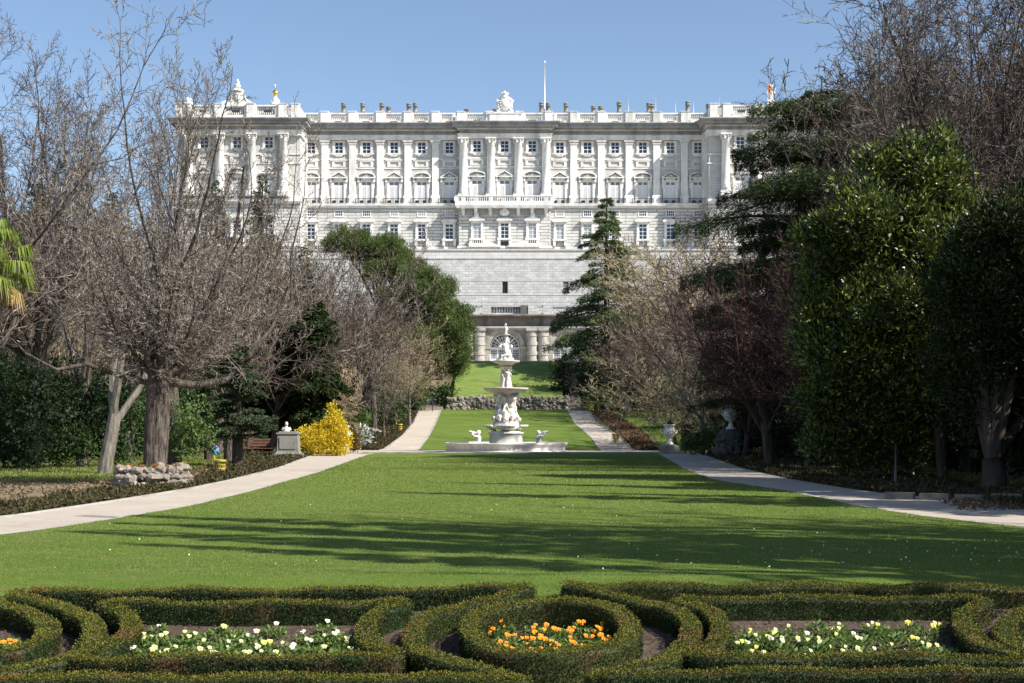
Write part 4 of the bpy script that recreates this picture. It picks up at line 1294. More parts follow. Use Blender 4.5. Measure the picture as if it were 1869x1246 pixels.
for s in (-1, 1): q = MB(); q.box(s * .95 - .15, s * .95 + .15, -.2, .2, 0, .40); q.build('leg', M['marble_worn'], t)

def urn(loc, s, label, ped=None, plant=True, mat='marble', pm_='granite', h0=.5):
    t = thing('stone_urn', loc, label, 'urn')
    z = 0
    if ped == 'tier':
        q = MB(); q.lathe([(.52, 0), (.55, .06), (.54, .3), (.58, .36), (.42, .40), (.40, .44), (.2, .45)], 0, 0, 24); q.build('pedestal', M[pm_], t); z = .45
    elif ped == 'bulb':
        q = MB(); q.lathe([(.3, 0), (.33, .05), (.3, .35), (.2, .42), (.15, .45)], 0, 0, 20); q.build('pedestal', M[pm_], t); z = .45
    elif ped == 'rock':
        q = MB(); gg = random.Random(5); pts = []
        for j in range(5):
            for i in range(9): a = i * .7 + j; rr_ = .62 - j * .05; pts.append((rr_ * math.cos(a), rr_ * math.sin(a), .15 + j * .22))
        q.lathe([(.6, 0), (.62, .85), (.5, 1.28), (.3, 1.33)], 0, 0, 14); rock_pile(q, pts, .16, .28, gg); q.build('pedestal', M['dark_stone'], t); z = 1.32
    q = MB(); k = s
    q.lathe([(.17 * k, z), (.18 * k, z + .05 * k), (.10 * k, z + .1 * k), (.065 * k, z + .22 * k), (.09 * k, z + .28 * k), (.19 * k, z + .34 * k), (.25 * k, z + .46 * k), (.26 * k, z + .56 * k), (.22 * k, z + .66 * k), (.215 * k, z + .76 * k), (.27 * k, z + .82 * k), (.29 * k, z + .85 * k), (.27 * k, z + .87 * k), (.2 * k, z + .84 * k)], 0, 0, 28)
    for sg in (-1, 1): q.tube([(sg * .24 * k, 0, z + .45 * k), (sg * .34 * k, 0, z + .55 * k), (sg * .25 * k, 0, z + .68 * k)], [.025 * k] * 3, 6)
    q.build('bowl', M[mat], t)
    return t, z + .85 * k
# ================================================================== PLANT BUILDERS
def bare_segs(seed, H, r0, S):
    """S: dict trunk (fraction of H), n, ratio, angle, up, wig per level"""
    rg = random.Random(seed)
    out = [[] for _ in range(6)]
    nl = len(S['n'])
    rmin = S.get('rmin', .006)
    def rv():
        return Vector((rg.gauss(0, 1), rg.gauss(0, 1), rg.gauss(0, 1)))
    def grow(p, d, L, r, lvl):
        ns = S['seg'][lvl]
        up = S['up'][lvl]; wig = S['wig'][lvl]
        pts = [(p.copy(), r)]; dirs = [d.copy()]
        tp = S['taper'][lvl]
        for i in range(ns):
            d = (d + rv() * wig + Vector((0, 0, up))).normalized()
            p = p + d * (L / ns)
            r2 = max(rmin * .6, r * (1 - (1 - tp) * (i + 1) / ns))
            out[lvl].append((pts[-1][0], p.copy(), pts[-1][1], r2))
            pts.append((p.copy(), r2)); dirs.append(d.copy())
        if lvl >= nl: return
        n_ = S['n'][lvl]
        az = rg.uniform(0, 6.28)
        for k in range(n_):
            t0 = S['start'][lvl]
            t_ = t0 + (1 - t0) * ((k + rg.uniform(0, .9)) / n_)
            i = min(ns - 1, int(t_ * ns)); fr = t_ * ns - i
            q = pts[i][0].lerp(pts[i + 1][0], fr); rr_ = pts[i][1] * (1 - fr) + pts[i + 1][1] * fr
            dd = dirs[i + 1]
            az += 2.4 + rg.uniform(-.5, .5)
            a = S['angle'][lvl] * rg.uniform(.7, 1.25)
            ref = Vector((1, 0, 0)) if abs(dd.x) < .8 else Vector((0, 1, 0))
            u = dd.cross(ref).normalized(); v = dd.cross(u)
            nd = (dd * math.cos(a) + (u * math.cos(az) + v * math.sin(az)) * math.sin(a)).normalized()
            LL = L * S['ratio'][lvl] * rg.uniform(.7, 1.2) * (1.1 - S.get('fall', .5) * t_)
            rrv = S.get('rr', .6); rrv = rrv[lvl] if hasattr(rrv, '__len__') else rrv
            rc = max(rmin, min(rr_ * .85, rr_ * rrv * rg.uniform(.75, 1.15)))
            grow(q, nd, LL, rc, lvl + 1)
    d0 = Vector(S.get('lean', (0, 0, 1))).normalized()
    grow(Vector((0, 0, -.1)), d0, H * S['trunk'], r0, 0)
    return out
def bare_combo(key, H, specs, bk, tw):
    L_ = [[] for _ in range(6)]
    for seed, h, r0, kind, kw in specs:
        S = dict(PRE[kind]); S.update(kw); lv = bare_segs(seed, h, r0, S)
        top = max(s[1].z for l in lv for s in l); k_ = h / top
        tz = kw.get('bole', None)
        for i, l in enumerate(lv): L_[i] += [(a * k_, b_ * k_, ra_, rb_) for a, b_, ra_, rb_ in l]
    m1 = segs_mesh('trunk', [(L_[0], 12), (L_[1], 7)], 0, M[bk]); m2 = segs_mesh('crown', [(L_[2], 4), (L_[3], 3), (L_[4], 3)], 0, M[tw])
    BT[key] = (m1, m2, H)
def segs_mesh(name, lv, mats_n, mat):
    parts = []
    for segs, n_ in lv:
        if not segs: continue
        A = np.array([s[0][:] for s in segs]); B = np.array([s[1][:] for s in segs])
        parts.append(seg_geo(A, B, np.array([s[2] for s in segs]), np.array([s[3] for s in segs]), n_))
    V, Fq = cat_geo(parts)
    return npmesh(name, V, Fq, mat)
PRE = {
 'spread': dict(trunk=.30, n=[15, 12, 9, 6], seg=[5, 9, 6, 4, 3], start=[.70, .10, .10, .1], ratio=[2.25, .40, .42, .42], angle=[.85, .8, .8, .75], up=[0, .13, .09, .05, .02], wig=[.03, .14, .18, .22, .25], taper=[.8, .18, .25, .3, .5], rr=[.30, .42, .5, .6], fall=.45),
 'upright': dict(trunk=.92, n=[26, 10, 8, 4], seg=[12, 7, 5, 4, 2], start=[.22, .15, .1, .1], ratio=[.42, .34, .40, .45], angle=[.7, .6, .6, .6], up=[.0, .18, .12, .08, .05], wig=[.035, .09, .12, .14, .16], taper=[.1, .2, .3, .4, .6], rr=[.36, .45, .5, .6], fall=.55),
 'multi': dict(trunk=.20, n=[8, 15, 8, 4], seg=[3, 13, 6, 4, 3], start=[.6, .12, .1, .1], ratio=[3.6, .24, .42, .42], angle=[.46, .78, .7, .7], up=[0, .045, .11, .06, .03], wig=[.03, .10, .18, .22, .25], taper=[.85, .10, .25, .4, .6], rr=[.40, .42, .5, .6], fall=.45),
 'bushy': dict(trunk=.30, n=[9, 9, 8, 4], seg=[4, 7, 5, 4, 2], start=[.55, .15, .1, .1], ratio=[1.8, .45, .45, .45], angle=[.6, .7, .7, .7], up=[0, .06, .06, .04, .02], wig=[.04, .12, .16, .18, .2], taper=[.8, .2, .3, .4, .6], rr=[.42, .5, .5, .6], fall=.45),
 'fuzz': dict(trunk=.25, n=[11, 11, 9, 4], seg=[4, 6, 5, 3, 2], start=[.3, .1, .1, .1], ratio=[1.9, .45, .45, .45], angle=[.65, .65, .65, .65], up=[0, .05, .05, .04, .03], wig=[.04, .11, .15, .17, .18], taper=[.8, .2, .3, .4, .6], rr=[.4, .5, .5, .6], fall=.5),
}
BT = {}
def bare_proto(key, seed, kind, H, r0, bk, tw, **kw):
    S = dict(PRE[kind]); S.update(kw)
    lv = bare_segs(seed, H, r0, S)
    # true height, to rescale to H
    top = max(s[1].z for l in lv for s in l)
    k_ = H / top
    lv = [[(a * k_, b_ * k_, ra_, rb_) for a, b_, ra_, rb_ in l] for l in lv]
    m1 = segs_mesh('trunk', [(lv[0], 10), (lv[1], 6)], 0, M[bk])
    m2 = segs_mesh('crown', [(lv[2], 4), (lv[3], 3), (lv[4], 3)], 0, M[tw])
    BT[key] = (m1, m2, H)
def place_proto(key, name, px, d, top, label, cat='tree', group=None, rz=0, x=None, sx=1.0, zb=None, y=None):
    """a tree of its own from prototype meshes; top = photo row of its crown's tip at distance d"""
    xx = X(px, d) if x is None else x
    g0 = G(d) if zb is None else zb
    m_ = BT[key]
    H = Z(top, d) - g0
    s = H / m_[2]
    t = thing(name, (xx, d, g0), label, cat, group, rz)
    t.scale = (s * sx, s * sx, s)
    for nm, me in zip(m_[3] if len(m_) > 3 else ('trunk', 'crown'), m_[:2]):
        if me is not None: link(nm, me, t)
    return t
# ---- leafy crowns
def foliage_geo(lobes, nclump, per, cr, L, W, g, out=.6, up=.3, droop=0, shell=.35, rag=.3):
    lobes = np.array(lobes, float)
    ar_ = (lobes[:, 3] * lobes[:, 4] + lobes[:, 3] * lobes[:, 5] + lobes[:, 4] * lobes[:, 5])
    idx = g.choice(len(lobes), nclump, p=ar_ / ar_.sum())
    d = unit(g.normal(size=(nclump, 3)))
    rad = 1 - shell * g.random(nclump) ** 1.6 + rag * (lobes[idx, 3] ** 0) * g.random(nclump) ** 4
    C = lobes[idx, :3] + d * lobes[idx, 3:] * rad[:, None]
    od = unit(d / lobes[idx, 3:])
    n = nclump * per
    ci = np.repeat(np.arange(nclump), per)
    crs = cr * g.uniform(.5, 1.7, nclump)
    off = unit(g.normal(size=(n, 3))) * (g.random(n) ** .45)[:, None] * crs[ci][:, None]
    Pp = C[ci] + off
    D = unit(off + 1e-4) * .7 + od[ci] * out + np.array([0, 0, up - droop]) + g.normal(size=(n, 3)) * .35
    LL = L * g.uniform(.6, 1.3, n); WW = W * g.uniform(.7, 1.25, n)
    return leaf_geo(Pp, D, LL, WW, g)
def core_geo(lobes, k_, g, bumpy=.12):
    parts = []
    for l in lobes:
        m_ = MB(); m_.ball((0, 0, 0), 1, 14, 10)
        v = np.array(m_.v); 
        ph = g.uniform(0, 6.28, 3)
        v = v * (1 + bumpy * np.sin(v[:, :1] * 5 + ph[0]) * np.sin(v[:, 1:2] * 5 + ph[1]) + bumpy * np.sin(v[:, 2:3] * 6 + ph[2]))
        v = v * np.array(l[3:]) * k_ + np.array(l[:3])
        fq = np.array([f_ if len(f_) == 4 else (*f_, f_[-1]) for f_ in m_.f])
        quads = [f_ for f_ in m_.f if len(f_) == 4]; tr = [f_ for f_ in m_.f if len(f_) == 3]
        parts.append((v, quads, tr))
    return parts
def billow(lobes, k_, f, seed):
    g = random.Random(seed); out = []
    for l in lobes:
        out.append((l[0], l[1], l[2], l[3] * .8, l[4] * .8, l[5] * .8))
        for _ in range(k_):
            d = Vector((g.gauss(0, 1), g.gauss(0, 1) - .3, g.gauss(0, 1) + .2)).normalized(); q_ = g.uniform(.7, 1.2) * f
            m_ = (l[3] * l[4] * l[5]) ** (1 / 3)
            out.append((l[0] + d.x * l[3] * .8, l[1] + d.y * l[4] * .8, l[2] + d.z * l[5] * .8, m_ * q_ * 1.1, m_ * q_ * 1.1, m_ * q_ * .9))
    return out
def leafy_mesh(name, lobes, mat, nclump, per, cr, L, W, seed, core=.7, inner=160, isz=.32, **kw):
    g = rnd(seed)
    V, Fq = foliage_geo(lobes, nclump, per, cr, L, W, g, **kw)
    if core:      # big inner leaves close the middle of the crown
        geos = [(V, Fq)]
        for l in lobes:
            l = np.array(l, float); n_ = inner
            d = unit(g.normal(size=(n_, 3))); rr_ = core * g.random(n_)[:, None] ** .35
            Pp = l[:3] + d * l[3:] * rr_; sz = (l[3] * l[4] * l[5]) ** (1 / 3) * isz
            geos.append(leaf_geo(Pp - d * sz * .3, g.normal(size=(n_, 3)), sz * g.uniform(.6, 1.2, n_), sz * .6, g))
        V, Fq = cat_geo(geos); me = npmesh(name, V, Fq, mat)
        return me
    me = npmesh(name, V, Fq, mat)
    return me
def trunk_mesh(lobes, r0, seed, mat, base=(0, 0, 0), n_=8):
    rg = random.Random(seed); q = MB()
    L_ = np.array(lobes); c = L_[:, :3].mean(0)
    fork = Vector((c[0] * .12 + base[0] * .88, c[1] * .12 + base[1] * .88, max(.5, (L_[:, 2] - L_[:, 5]).min() * .8 + .2)))
    b0 = Vector(base) - Vector((0, 0, .15))
    q.tube([b0, b0.lerp(fork, .1), b0.lerp(fork, .5) + Vector((rg.uniform(-.1, .1) * r0 * 3, 0, 0)), fork], [r0 * 1.5, r0 * 1.1, r0 * .95, r0 * .8], 12)
    for l in lobes:
        e = Vector(l[:3]); m_ = fork.lerp(e, .5) + Vector((rg.uniform(-.2, .2), rg.uniform(-.2, .2), .2)) * l[5] * .4
        q.tube([fork - Vector((0, 0, .1)), m_, e], [r0 * .55, r0 * .35, r0 * .12], 7)
        for _ in range(3):
            e2 = e + Vector((rg.uniform(-1, 1) * l[3], rg.uniform(-1, 1) * l[4], rg.uniform(-.6, 1) * l[5])) * .8
            q.tube([m_, m_.lerp(e2, .5) + Vector((0, 0, .1)), e2], [r0 * .2, r0 * .13, r0 * .05], 5)
    return q.build('trunk', mat)
def leafy_thing(name, d, lobes_px, mat, label, nclump, per, cr, L, W, seed, bk='bark_dark', r0=.12, base_px=None, cat='tree', trunk=True, depth=.8, group=None, core=.7, dzb=0, crown_name=None, bil=None, stems=99, **kw):
    """lobes_px: (px, py, half width px, half height px[, depth offset]) seen at distance d"""
    s = d / F
    bx = X(base_px if base_px is not None else sum(l[0] for l in lobes_px) / len(lobes_px), d)
    zb = G(d) + dzb
    lobes = []
    for l in lobes_px:
        dy = l[4] if len(l) > 4 else 0
        dd = d + dy
        rx, rz_ = l[2] * s, l[3] * s
        lobes.append((X(l[0], dd) - bx, dy, Z(l[1], dd) - zb, rx, depth * (rx * rz_) ** .5, rz_))
    l0 = lobes
    if bil: lobes = billow(lobes, bil[0], bil[1], seed)
    t = thing(name, (bx, d, zb), label, cat, group)
    cr_o = link(crown_name or ('crown' if trunk else 'foliage'), leafy_mesh('crown', lobes, M[mat], nclump, per, cr, L, W, seed, core, **kw), t)
    if trunk:
        tr = trunk_mesh(l0[:stems], r0, seed, M[bk]); tr.parent = t
    return t
# ---- conifers with drooping branch sprays
def conifer_meshes(seed, H, r0, prof, nb, per, L, W, droop, mat, bk, lift=.1, z0=.1, tier=None, spread=.16, twist=1.0, sag=.12):
    """prof(t) -> branch length at height fraction t"""
    g = rnd(seed); rg = random.Random(seed)
    q = MB()
    q.tube([(0, 0, -.2), (rg.uniform(-.05, .05) * r0, 0, H * .3), (0, rg.uniform(-.1, .1), H * .7), (0, 0, H)], [r0 * 1.25, r0, r0 * .5, .02], 10)
    P_, D_ = [], []
    for b_ in range(nb):
        t_ = z0 + (1 - z0) * ((b_ + rg.random()) / nb) ** .9
        if tier: t_ = (round(t_ * tier) + rg.uniform(-.24, .24)) / tier; t_ = min(max(t_, z0), .955)
        L_ = prof(t_) * rg.uniform(.55, 1.15)
        a = rg.uniform(0, 2 * PI)
        hd = np.array([math.cos(a), math.sin(a)])
        zz = H * t_
        K = 6; pts = []
        for i in range(K + 1):
            u = i / K
            pts.append(np.array([hd[0] * L_ * u, hd[1] * L_ * u, zz + L_ * (lift * u - droop * u * u)]))
        rb = max(.012, r0 * .28 * (1 - t_) * (L_ / max(prof(z0), .1)) + .012)
        q.tube([tuple(p) for p in pts], [rb * (1 - .85 * i / K) for i in range(K + 1)], 4)
        k_ = max(6, int(per * L_))
        u = g.random(k_) ** .75
        u = .12 + .92 * u
        pos = np.stack([np.interp(u, np.linspace(0, 1, K + 1), [p[c] for p in pts]) for c in range(3)], 1)
        # side shoots
        perp = np.array([-hd[1], hd[0], 0])
        sd_ = g.normal(size=k_) * spread * L_ * (1.15 - u) * 1.6
        off = np.abs(sd_)
        pos = pos + perp * sd_[:, None]
        pos[:, 2] += g.normal(size=k_) * .035 * L_ - off * sag
        hd3 = np.array([hd[0], hd[1], 0])
        D = hd3 * .7 + perp * np.sign(sd_)[:, None] * .6 + g.normal(size=(k_, 3)) * .35 + np.array([0, 0, -.25 - droop * .4])
        P_.append(pos); D_.append(D)
    P_ = np.concatenate(P_); D_ = np.concatenate(D_); n = len(P_)
    V, Fq = leaf_geo(P_, D_, L * g.uniform(.6, 1.3, n), W * g.uniform(.7, 1.3, n), g)
    m2 = npmesh('crown', V, Fq, M[mat])
    me1 = bpy.data.meshes.new('trunk'); me1.from_pydata(q.v, [], q.f); me1.materials.append(M[bk]); me1.update()
    return me1, m2
# ================================================================== TREES
rz = random.Random(11)
# prototypes
bare_combo('great', 11.5, [(2, 11.5, .275, 'multi', dict(trunk=.235, n=[10, 14, 8, 4], angle=[.42, .75, .7, .7], start=[.80, .12, .1, .1], rmin=.0085, ratio=[3.1, .20, .42, .42], rr=[.25, .42, .5, .6])),
                           (4, 7.3, .27, 'spread', dict(trunk=.37, n=[12, 12, 9, 5], angle=[1.12, .85, .85, .8], wig=[.03, .17, .22, .26, .3], start=[.86, .10, .1, .1], rmin=.0085, ratio=[1.75, .45, .42, .42], up=[0, .10, .05, .02, 0], rr=[.32, .42, .5, .6]))], 'bark_grey', 'twig_grey')
bare_proto('tall_a', 5, 'multi', 13, .2, 'bark_grey', 'twig_grey', rmin=.0085, n=[8, 14, 7, 3])
bare_proto('tall_b', 9, 'upright', 14, .22, 'bark_grey', 'twig_grey', rmin=.007)
bare_proto('tall_c', 21, 'multi', 14, .26, 'bark_grey', 'twig_brown', rmin=.008, n=[11, 17, 9, 5])
bare_proto('tall_d', 23, 'multi', 14, .22, 'bark_grey', 'twig_brown', rmin=.010, n=[13, 18, 10, 4])
bare_proto('far_a', 31, 'bushy', 12, .22, 'bark_grey', 'twig_brown', rmin=.016, n=[9, 8, 7, 4])
bare_proto('far_b', 32, 'fuzz', 12, .20, 'bark_grey', 'twig_brown', rmin=.016, n=[9, 9, 8, 4])
bare_proto('far_t', 33, 'fuzz', 12, .20, 'bark_pale', 'twig_tan', rmin=.016, n=[10, 10, 9, 4])
bare_proto('far_g', 37, 'multi', 13, .20, 'bark_grey', 'twig_grey', rmin=.014, n=[8, 10, 8, 4])
bare_proto('pink', 34, 'bushy', 9, .13, 'bark_dark', 'twig_pink', rmin=.014, n=[9, 9, 8, 4])
bare_proto('red', 35, 'fuzz', 9, .2, 'bark_dark', 'twig_red', rmin=.009, n=[12, 12, 10, 5])
bare_proto('khaki', 36, 'fuzz', 7, .08, 'bark_pale', 'twig_khaki', rmin=.011, n=[11, 11, 9, 5])
bare_proto('straw', 38, 'fuzz', 5, .06, 'twig_straw', 'twig_straw', rmin=.012, n=[12, 10, 8, 3], up=[0, .2, .05, -.1, -.2])
bare_proto('dark_limb', 39, 'bushy', 9, .16, 'bark_dark', 'twig_brown', rmin=.011, n=[6, 6, 6, 4])
bare_proto('pale_trunk', 40, 'bushy', 7, .17, 'bark_pale', 'twig_khaki', rmin=.009, trunk=.42, n=[6, 8, 7, 4])
bare_proto('twin', 43, 'multi', 8.5, .21, 'bark_pale', 'twig_grey', rmin=.009, trunk=.16, n=[3, 9, 7, 4], angle=[.32, .6, .6, .6], ratio=[4.2, .3, .42, .42], rr=[.72, .42, .5, .6], taper=[.85, .3, .25, .4, .6], start=[.75, .35, .1, .1], lean=(.12, 0, 1))
# left, from the front back
T = place_proto('great', 'bare_tree', 281, 31.5, 22, 'great bare tree with a thick rugged trunk rising from the round boulder planter', rz=.6, sx=1.0, x=X(281, 31.5), zb=0)
# low arching limbs of the great tree reach right and left
q = MB()
q.tube([(.15, -.1, 2.55), (.9, -.3, 2.45), (1.7, -.4, 2.6), (2.3, -.5, 3.2), (2.9, -.5, 4.0), (3.3, -.5, 5.0)], [.12, .10, .085, .07, .05, .02], 8)
q.tube([(-.2, -.1, 2.5), (-.9, -.2, 2.65), (-1.7, -.3, 2.9), (-2.4, -.3, 2.75), (-3.1, -.4, 3.1), (-3.6, -.4, 3.6)], [.075, .065, .055, .04, .025, .01], 8)
q.tube([(0, -.2, 2.7), (.5, -.6, 3.3), (1.2, -.9, 4.6), (1.7, -1.0, 6.2), (1.9, -1, 7.8)], [.11, .09, .07, .045, .02], 7)
q.build('limb', M['bark_grey'], T)
place_proto('tall_a', 'tall_bare_tree', -50, 26, -110, 'tall bare tree at the left edge, rising out of the top of the picture', rz=1.3)
place_proto('twin', 'pale_twin_tree', 188, 38, 330, 'slim pale trunk forking low, just left of the thick trunk in the planter', rz=.4)
for px, d, top, key, lab in ((70, 50, 10, 'tall_c', 'dense tall bare tree filling the upper left corner'), (-20, 48, -20, 'tall_c', 'bare tree cut by the left edge behind the palm'), (150, 44, 120, 'tall_b', 'slender bare tree standing behind and left of the great planter tree'),
                             (232, 52, 95, 'tall_a', 'tall bare tree with a bundle of upright boughs behind the great tree'),
                             (318, 47, 60, 'tall_b', 'tallest slender bare tree, right behind the great tree crown'),
                             (418, 50, 150, 'tall_a', 'bare tree whose boughs cross the left end pavilion of the palace'),
                             (60, 58, 190, 'tall_a', 'bare tree with many upright boughs behind the tree at the left edge'),
                             (505, 72, 300, 'far_g', 'bare grey tree over the dark conifers, below the palace corner')):
    place_proto(key, 'bare_tree', px, d, top, lab, rz=rz.uniform(0, 6))
LG = 'bare trees massed on the left slope'
for i, (px, d, top) in enumerate([(-40, 70, 330), (30, 78, 360), (95, 72, 385), (165, 84, 370), (225, 76, 400), (290, 88, 390), (350, 78, 430), (410, 92, 420), (465, 80, 470), (530, 90, 440), (575, 104, 420),
                                  (-60, 100, 340), (20, 115, 355), (110, 120, 350), (200, 110, 380), (270, 125, 370), (340, 112, 400), (560, 120, 400), (620, 128, 430), (440, 118, 400), (500, 70, 560), (110, 60, 500), (20, 55, 520), (300, 62, 520), (400, 64, 540), (240, 66, 480)]):
    place_proto(('far_a', 'far_b', 'far_g', 'far_t')[i % 4] if i % 7 else 'far_t', 'bare_tree', px, d, top, 'one of the bare brown trees crowding the slope on the left', group=LG, rz=rz.uniform(0, 6), sx=rz.uniform(.95, 1.3))
for px, d, top, key, lab, sx in ((648, 84, 455, 'far_b', 'bare brownish tree with a slim trunk beyond the yellow shrub', .95), (684, 90, 510, 'far_a', 'bare tree with dark crossing limbs, left of the round pine', 1.0),
                              (610, 92, 430, 'far_b', 'bare reddish-brown tree between the dark yew and the round pine', 1.0), (722, 100, 560, 'far_t', 'low tan bare tree against the lower left of the round pine', 1.1), (748, 98, 620, 'far_t', 'small tan bare tree beside the path, in front of the pine', 1.2),
                              (700, 86, 640, 'far_g', 'small pale bare thicket tree beside the upper left path', 1.1)):
    place_proto(key, 'bare_tree', px, d, top, lab, rz=rz.uniform(0, 6), sx=sx)
place_proto('straw', 'straw_shrub', 612, 76, 650, 'straw-coloured shrub with hanging stems behind the yellow shrub', 'shrub', sx=.9)
place_proto('straw', 'straw_shrub', 160, 66, 600, 'straw-brown hanging growth behind the pale forked trunk', 'shrub', sx=1.5, rz=2)
place_proto('straw', 'straw_shrub', 452, 66, 775, 'small straw-brown bush right of the fir trunk', 'shrub', sx=.8, rz=1)
# right
RG = 'bare trees massed on the right slope'
for px, d, top, key, lab, sx in ((1215, 112, 425, 'far_t', 'tan bare tree with a soft rounded top below the right of the palace', 1.15), (1285, 104, 400, 'far_t', 'taller tan bare tree, half behind the big dark cedar', 1.1), (1172, 120, 480, 'far_a', 'bare tree close behind the slim conifer', 1.0),
                                 (1140, 106, 590, 'pink', 'low pinkish bare tree right of the shady steps', 1.1), (1195, 98, 540, 'pink', 'pink-brown bare tree between the conifer and the khaki tree', 1.2), (1262, 92, 560, 'far_b', 'dull brown bare tree behind the khaki tree', 1.1)):
    place_proto(key, 'bare_tree', px, d, top, lab, rz=rz.uniform(0, 6), sx=sx)
place_proto('khaki', 'khaki_tree', 1236, 80, 625, 'low khaki-twigged tree with a spreading crown behind the right-hand urn', rz=.5, sx=1.7)
place_proto('khaki', 'khaki_tree', 1300, 73, 665, 'khaki-twigged tree on a pale bent trunk between the two urns', rz=2.5, sx=1.3)
place_proto('dark_limb', 'bare_tree', 1250, 76, 470, 'dark straight-trunked bare tree just right of the smaller urn', rz=1)
place_proto('pale_trunk', 'pale_bare_tree', 1283, 67, 640, 'pale slender trunk left of the tall dark urn', rz=2)
place_proto('pale_trunk', 'pale_bare_tree', 1308, 65, 700, 'thin pale stem close beside the tall dark urn', rz=4)
place_proto('dark_limb', 'young_tree', 1133, 98, 640, 'thin young tree with a whitewashed foot on the right-hand grass', rz=2, sx=.7)
for i, (px, d, top) in enumerate([(1340, 120, 380), (1400, 112, 340), (1460, 124, 330), (1520, 108, 320), (1580, 118, 300), (1650, 110, 280), (1720, 100, 280), (1800, 96, 260), (1880, 92, 260), (1940, 105, 300), (1360, 90, 520), (1430, 84, 450), (1860, 70, 200), (1780, 74, 240)]):
    place_proto(('far_a', 'far_b', 'far_g')[i % 3], 'bare_tree', px, d, top, 'one of the bare trees crowding the slope on the right', group=RG, rz=rz.uniform(0, 6), sx=rz.uniform(.9, 1.2))
for px, d, top, key, lab, sx in ((1530, 54, 25, 'tall_a', 'bare tree whose fine shoots rise behind the cedar top', 1.0), (1640, 47, -60, 'tall_b', 'tall bare tree with upright boughs above the bright evergreen', 1.0), (1690, 43, -90, 'tall_b', 'slender bare tree running out of the top of the picture, over the bright evergreen', 1.0),
                                 (1770, 39, -120, 'tall_c', 'big bare tree near the right edge, dense with brown twigs', 1.0), (1850, 35, -120, 'tall_a', 'bare tree at the right edge with grey upright boughs', 1.0), (1730, 52, 60, 'tall_a', 'bare tree deep in the mass above the right evergreens', 1.1),
                                 (1480, 60, 190, 'tall_a', 'bare tree with tangled boughs inside the cedar', 1.05),
                                 (1765, 46, -130, 'tall_d', 'dense brown bare tree at the upper right, left of the densest boughs', 1.1), (1830, 44, -170, 'tall_d', 'dense brown bare tree reaching the top of the picture above the glossy evergreen', 1.15), (1930, 42, -150, 'tall_b', 'dense bare tree in the upper right corner', 1.15), (1690, 56, -30, 'tall_d', 'dense bare tree whose crown edge stands against the sky right of the palace', 1.15), (1770, 60, -60, 'tall_d', 'dense bare tree behind the ones in the upper right', 1.2),
                                 (1640, 62, -10, 'tall_c', 'bare tree far back between the cedar and the right edge', 1.2), (1820, 58, -60, 'tall_c', 'dense brown bare tree deep in the right-hand wood', 1.3), (1900, 45, -100, 'tall_c', 'bare tree cut by the right edge behind the nearer boughs', 1.2), (1740, 70, 40, 'far_a', 'broad bare tree at the back of the right-hand wood', 1.2)):
    place_proto(key, 'tall_bare_tree', px, d, top, lab, rz=rz.uniform(0, 6), sx=sx)
place_proto('red', 'red_brown_tree', 1405, 46, 400, 'dense red-brown leafless tree under the cedar', rz=0, sx=1.0)
place_proto('red', 'red_brown_tree', 1475, 44, 470, 'dark red-brown leafless tree left of the bright evergreen', rz=3, sx=.9)
place_proto('red', 'red_brown_tree', 1360, 56, 560, 'small dark red-brown thicket above the tall dark urn', rz=3, sx=.9)

# ---- evergreen shrubs and trees with leaves, each of its own shape
leafy_thing('laurel_tree', 33, [(1690, 330, 62, 75), (1640, 380, 75, 75), (1585, 400, 70, 70, -.3), (1560, 470, 85, 75), (1520, 540, 60, 80, .2), (1600, 560, 95, 90, -.5), (1690, 470, 90, 110), (1560, 650, 80, 90), (1660, 680, 100, 90), (1740, 420, 50, 80, .5), (1540, 740, 70, 70, .8), (1620, 775, 70, 60, .6), (1700, 760, 60, 50, 1.2), (1500, 640, 45, 90, 1), (1500, 450, 40, 50, .3), (1660, 300, 30, 40), (1725, 330, 30, 50), (1765, 520, 45, 120, .2), (1600, 300, 22, 26), (1480, 500, 26, 40), (1540, 360, 24, 30), (1640, 290, 14, 22), (1490, 590, 30, 40), (1500, 750, 45, 85, .9), (1575, 815, 60, 45, .8), (1650, 835, 40, 26, .9), (1770, 640, 40, 110, .6), (1500, 425, 20, 18), (1592, 300, 20, 20), (1652, 262, 16, 20), (1722, 268, 18, 22)],
            'lf_laurel', 'big bright glossy evergreen, sunlit at the top, right of the cedar', 2300, 44, .30, .15, .055, 1, base_px=1722, r0=.13, bk='bark_dark', stems=5, out=.5, up=.45, core=.6, bil=(6, .40), rag=.8, inner=80)
leafy_thing('evergreen_tree', 28, [(1812, 470, 75, 95), (1870, 440, 80, 110), (1790, 590, 80, 95), (1870, 600, 90, 100), (1820, 700, 90, 90, .5), (1900, 720, 70, 110, .8), (1850, 780, 60, 60, 1.5), (1770, 700, 50, 90, 1.5), (1760, 540, 50, 90, 1)],
            'lf_dark2', 'tall dark evergreen filling the right edge over a thick grey trunk', 1800, 44, .3, .13, .045, 2, base_px=1808, r0=.27, bk='bark_dark', out=.5, up=.3, core=.6, bil=(8, .46), rag=.6, inner=90)
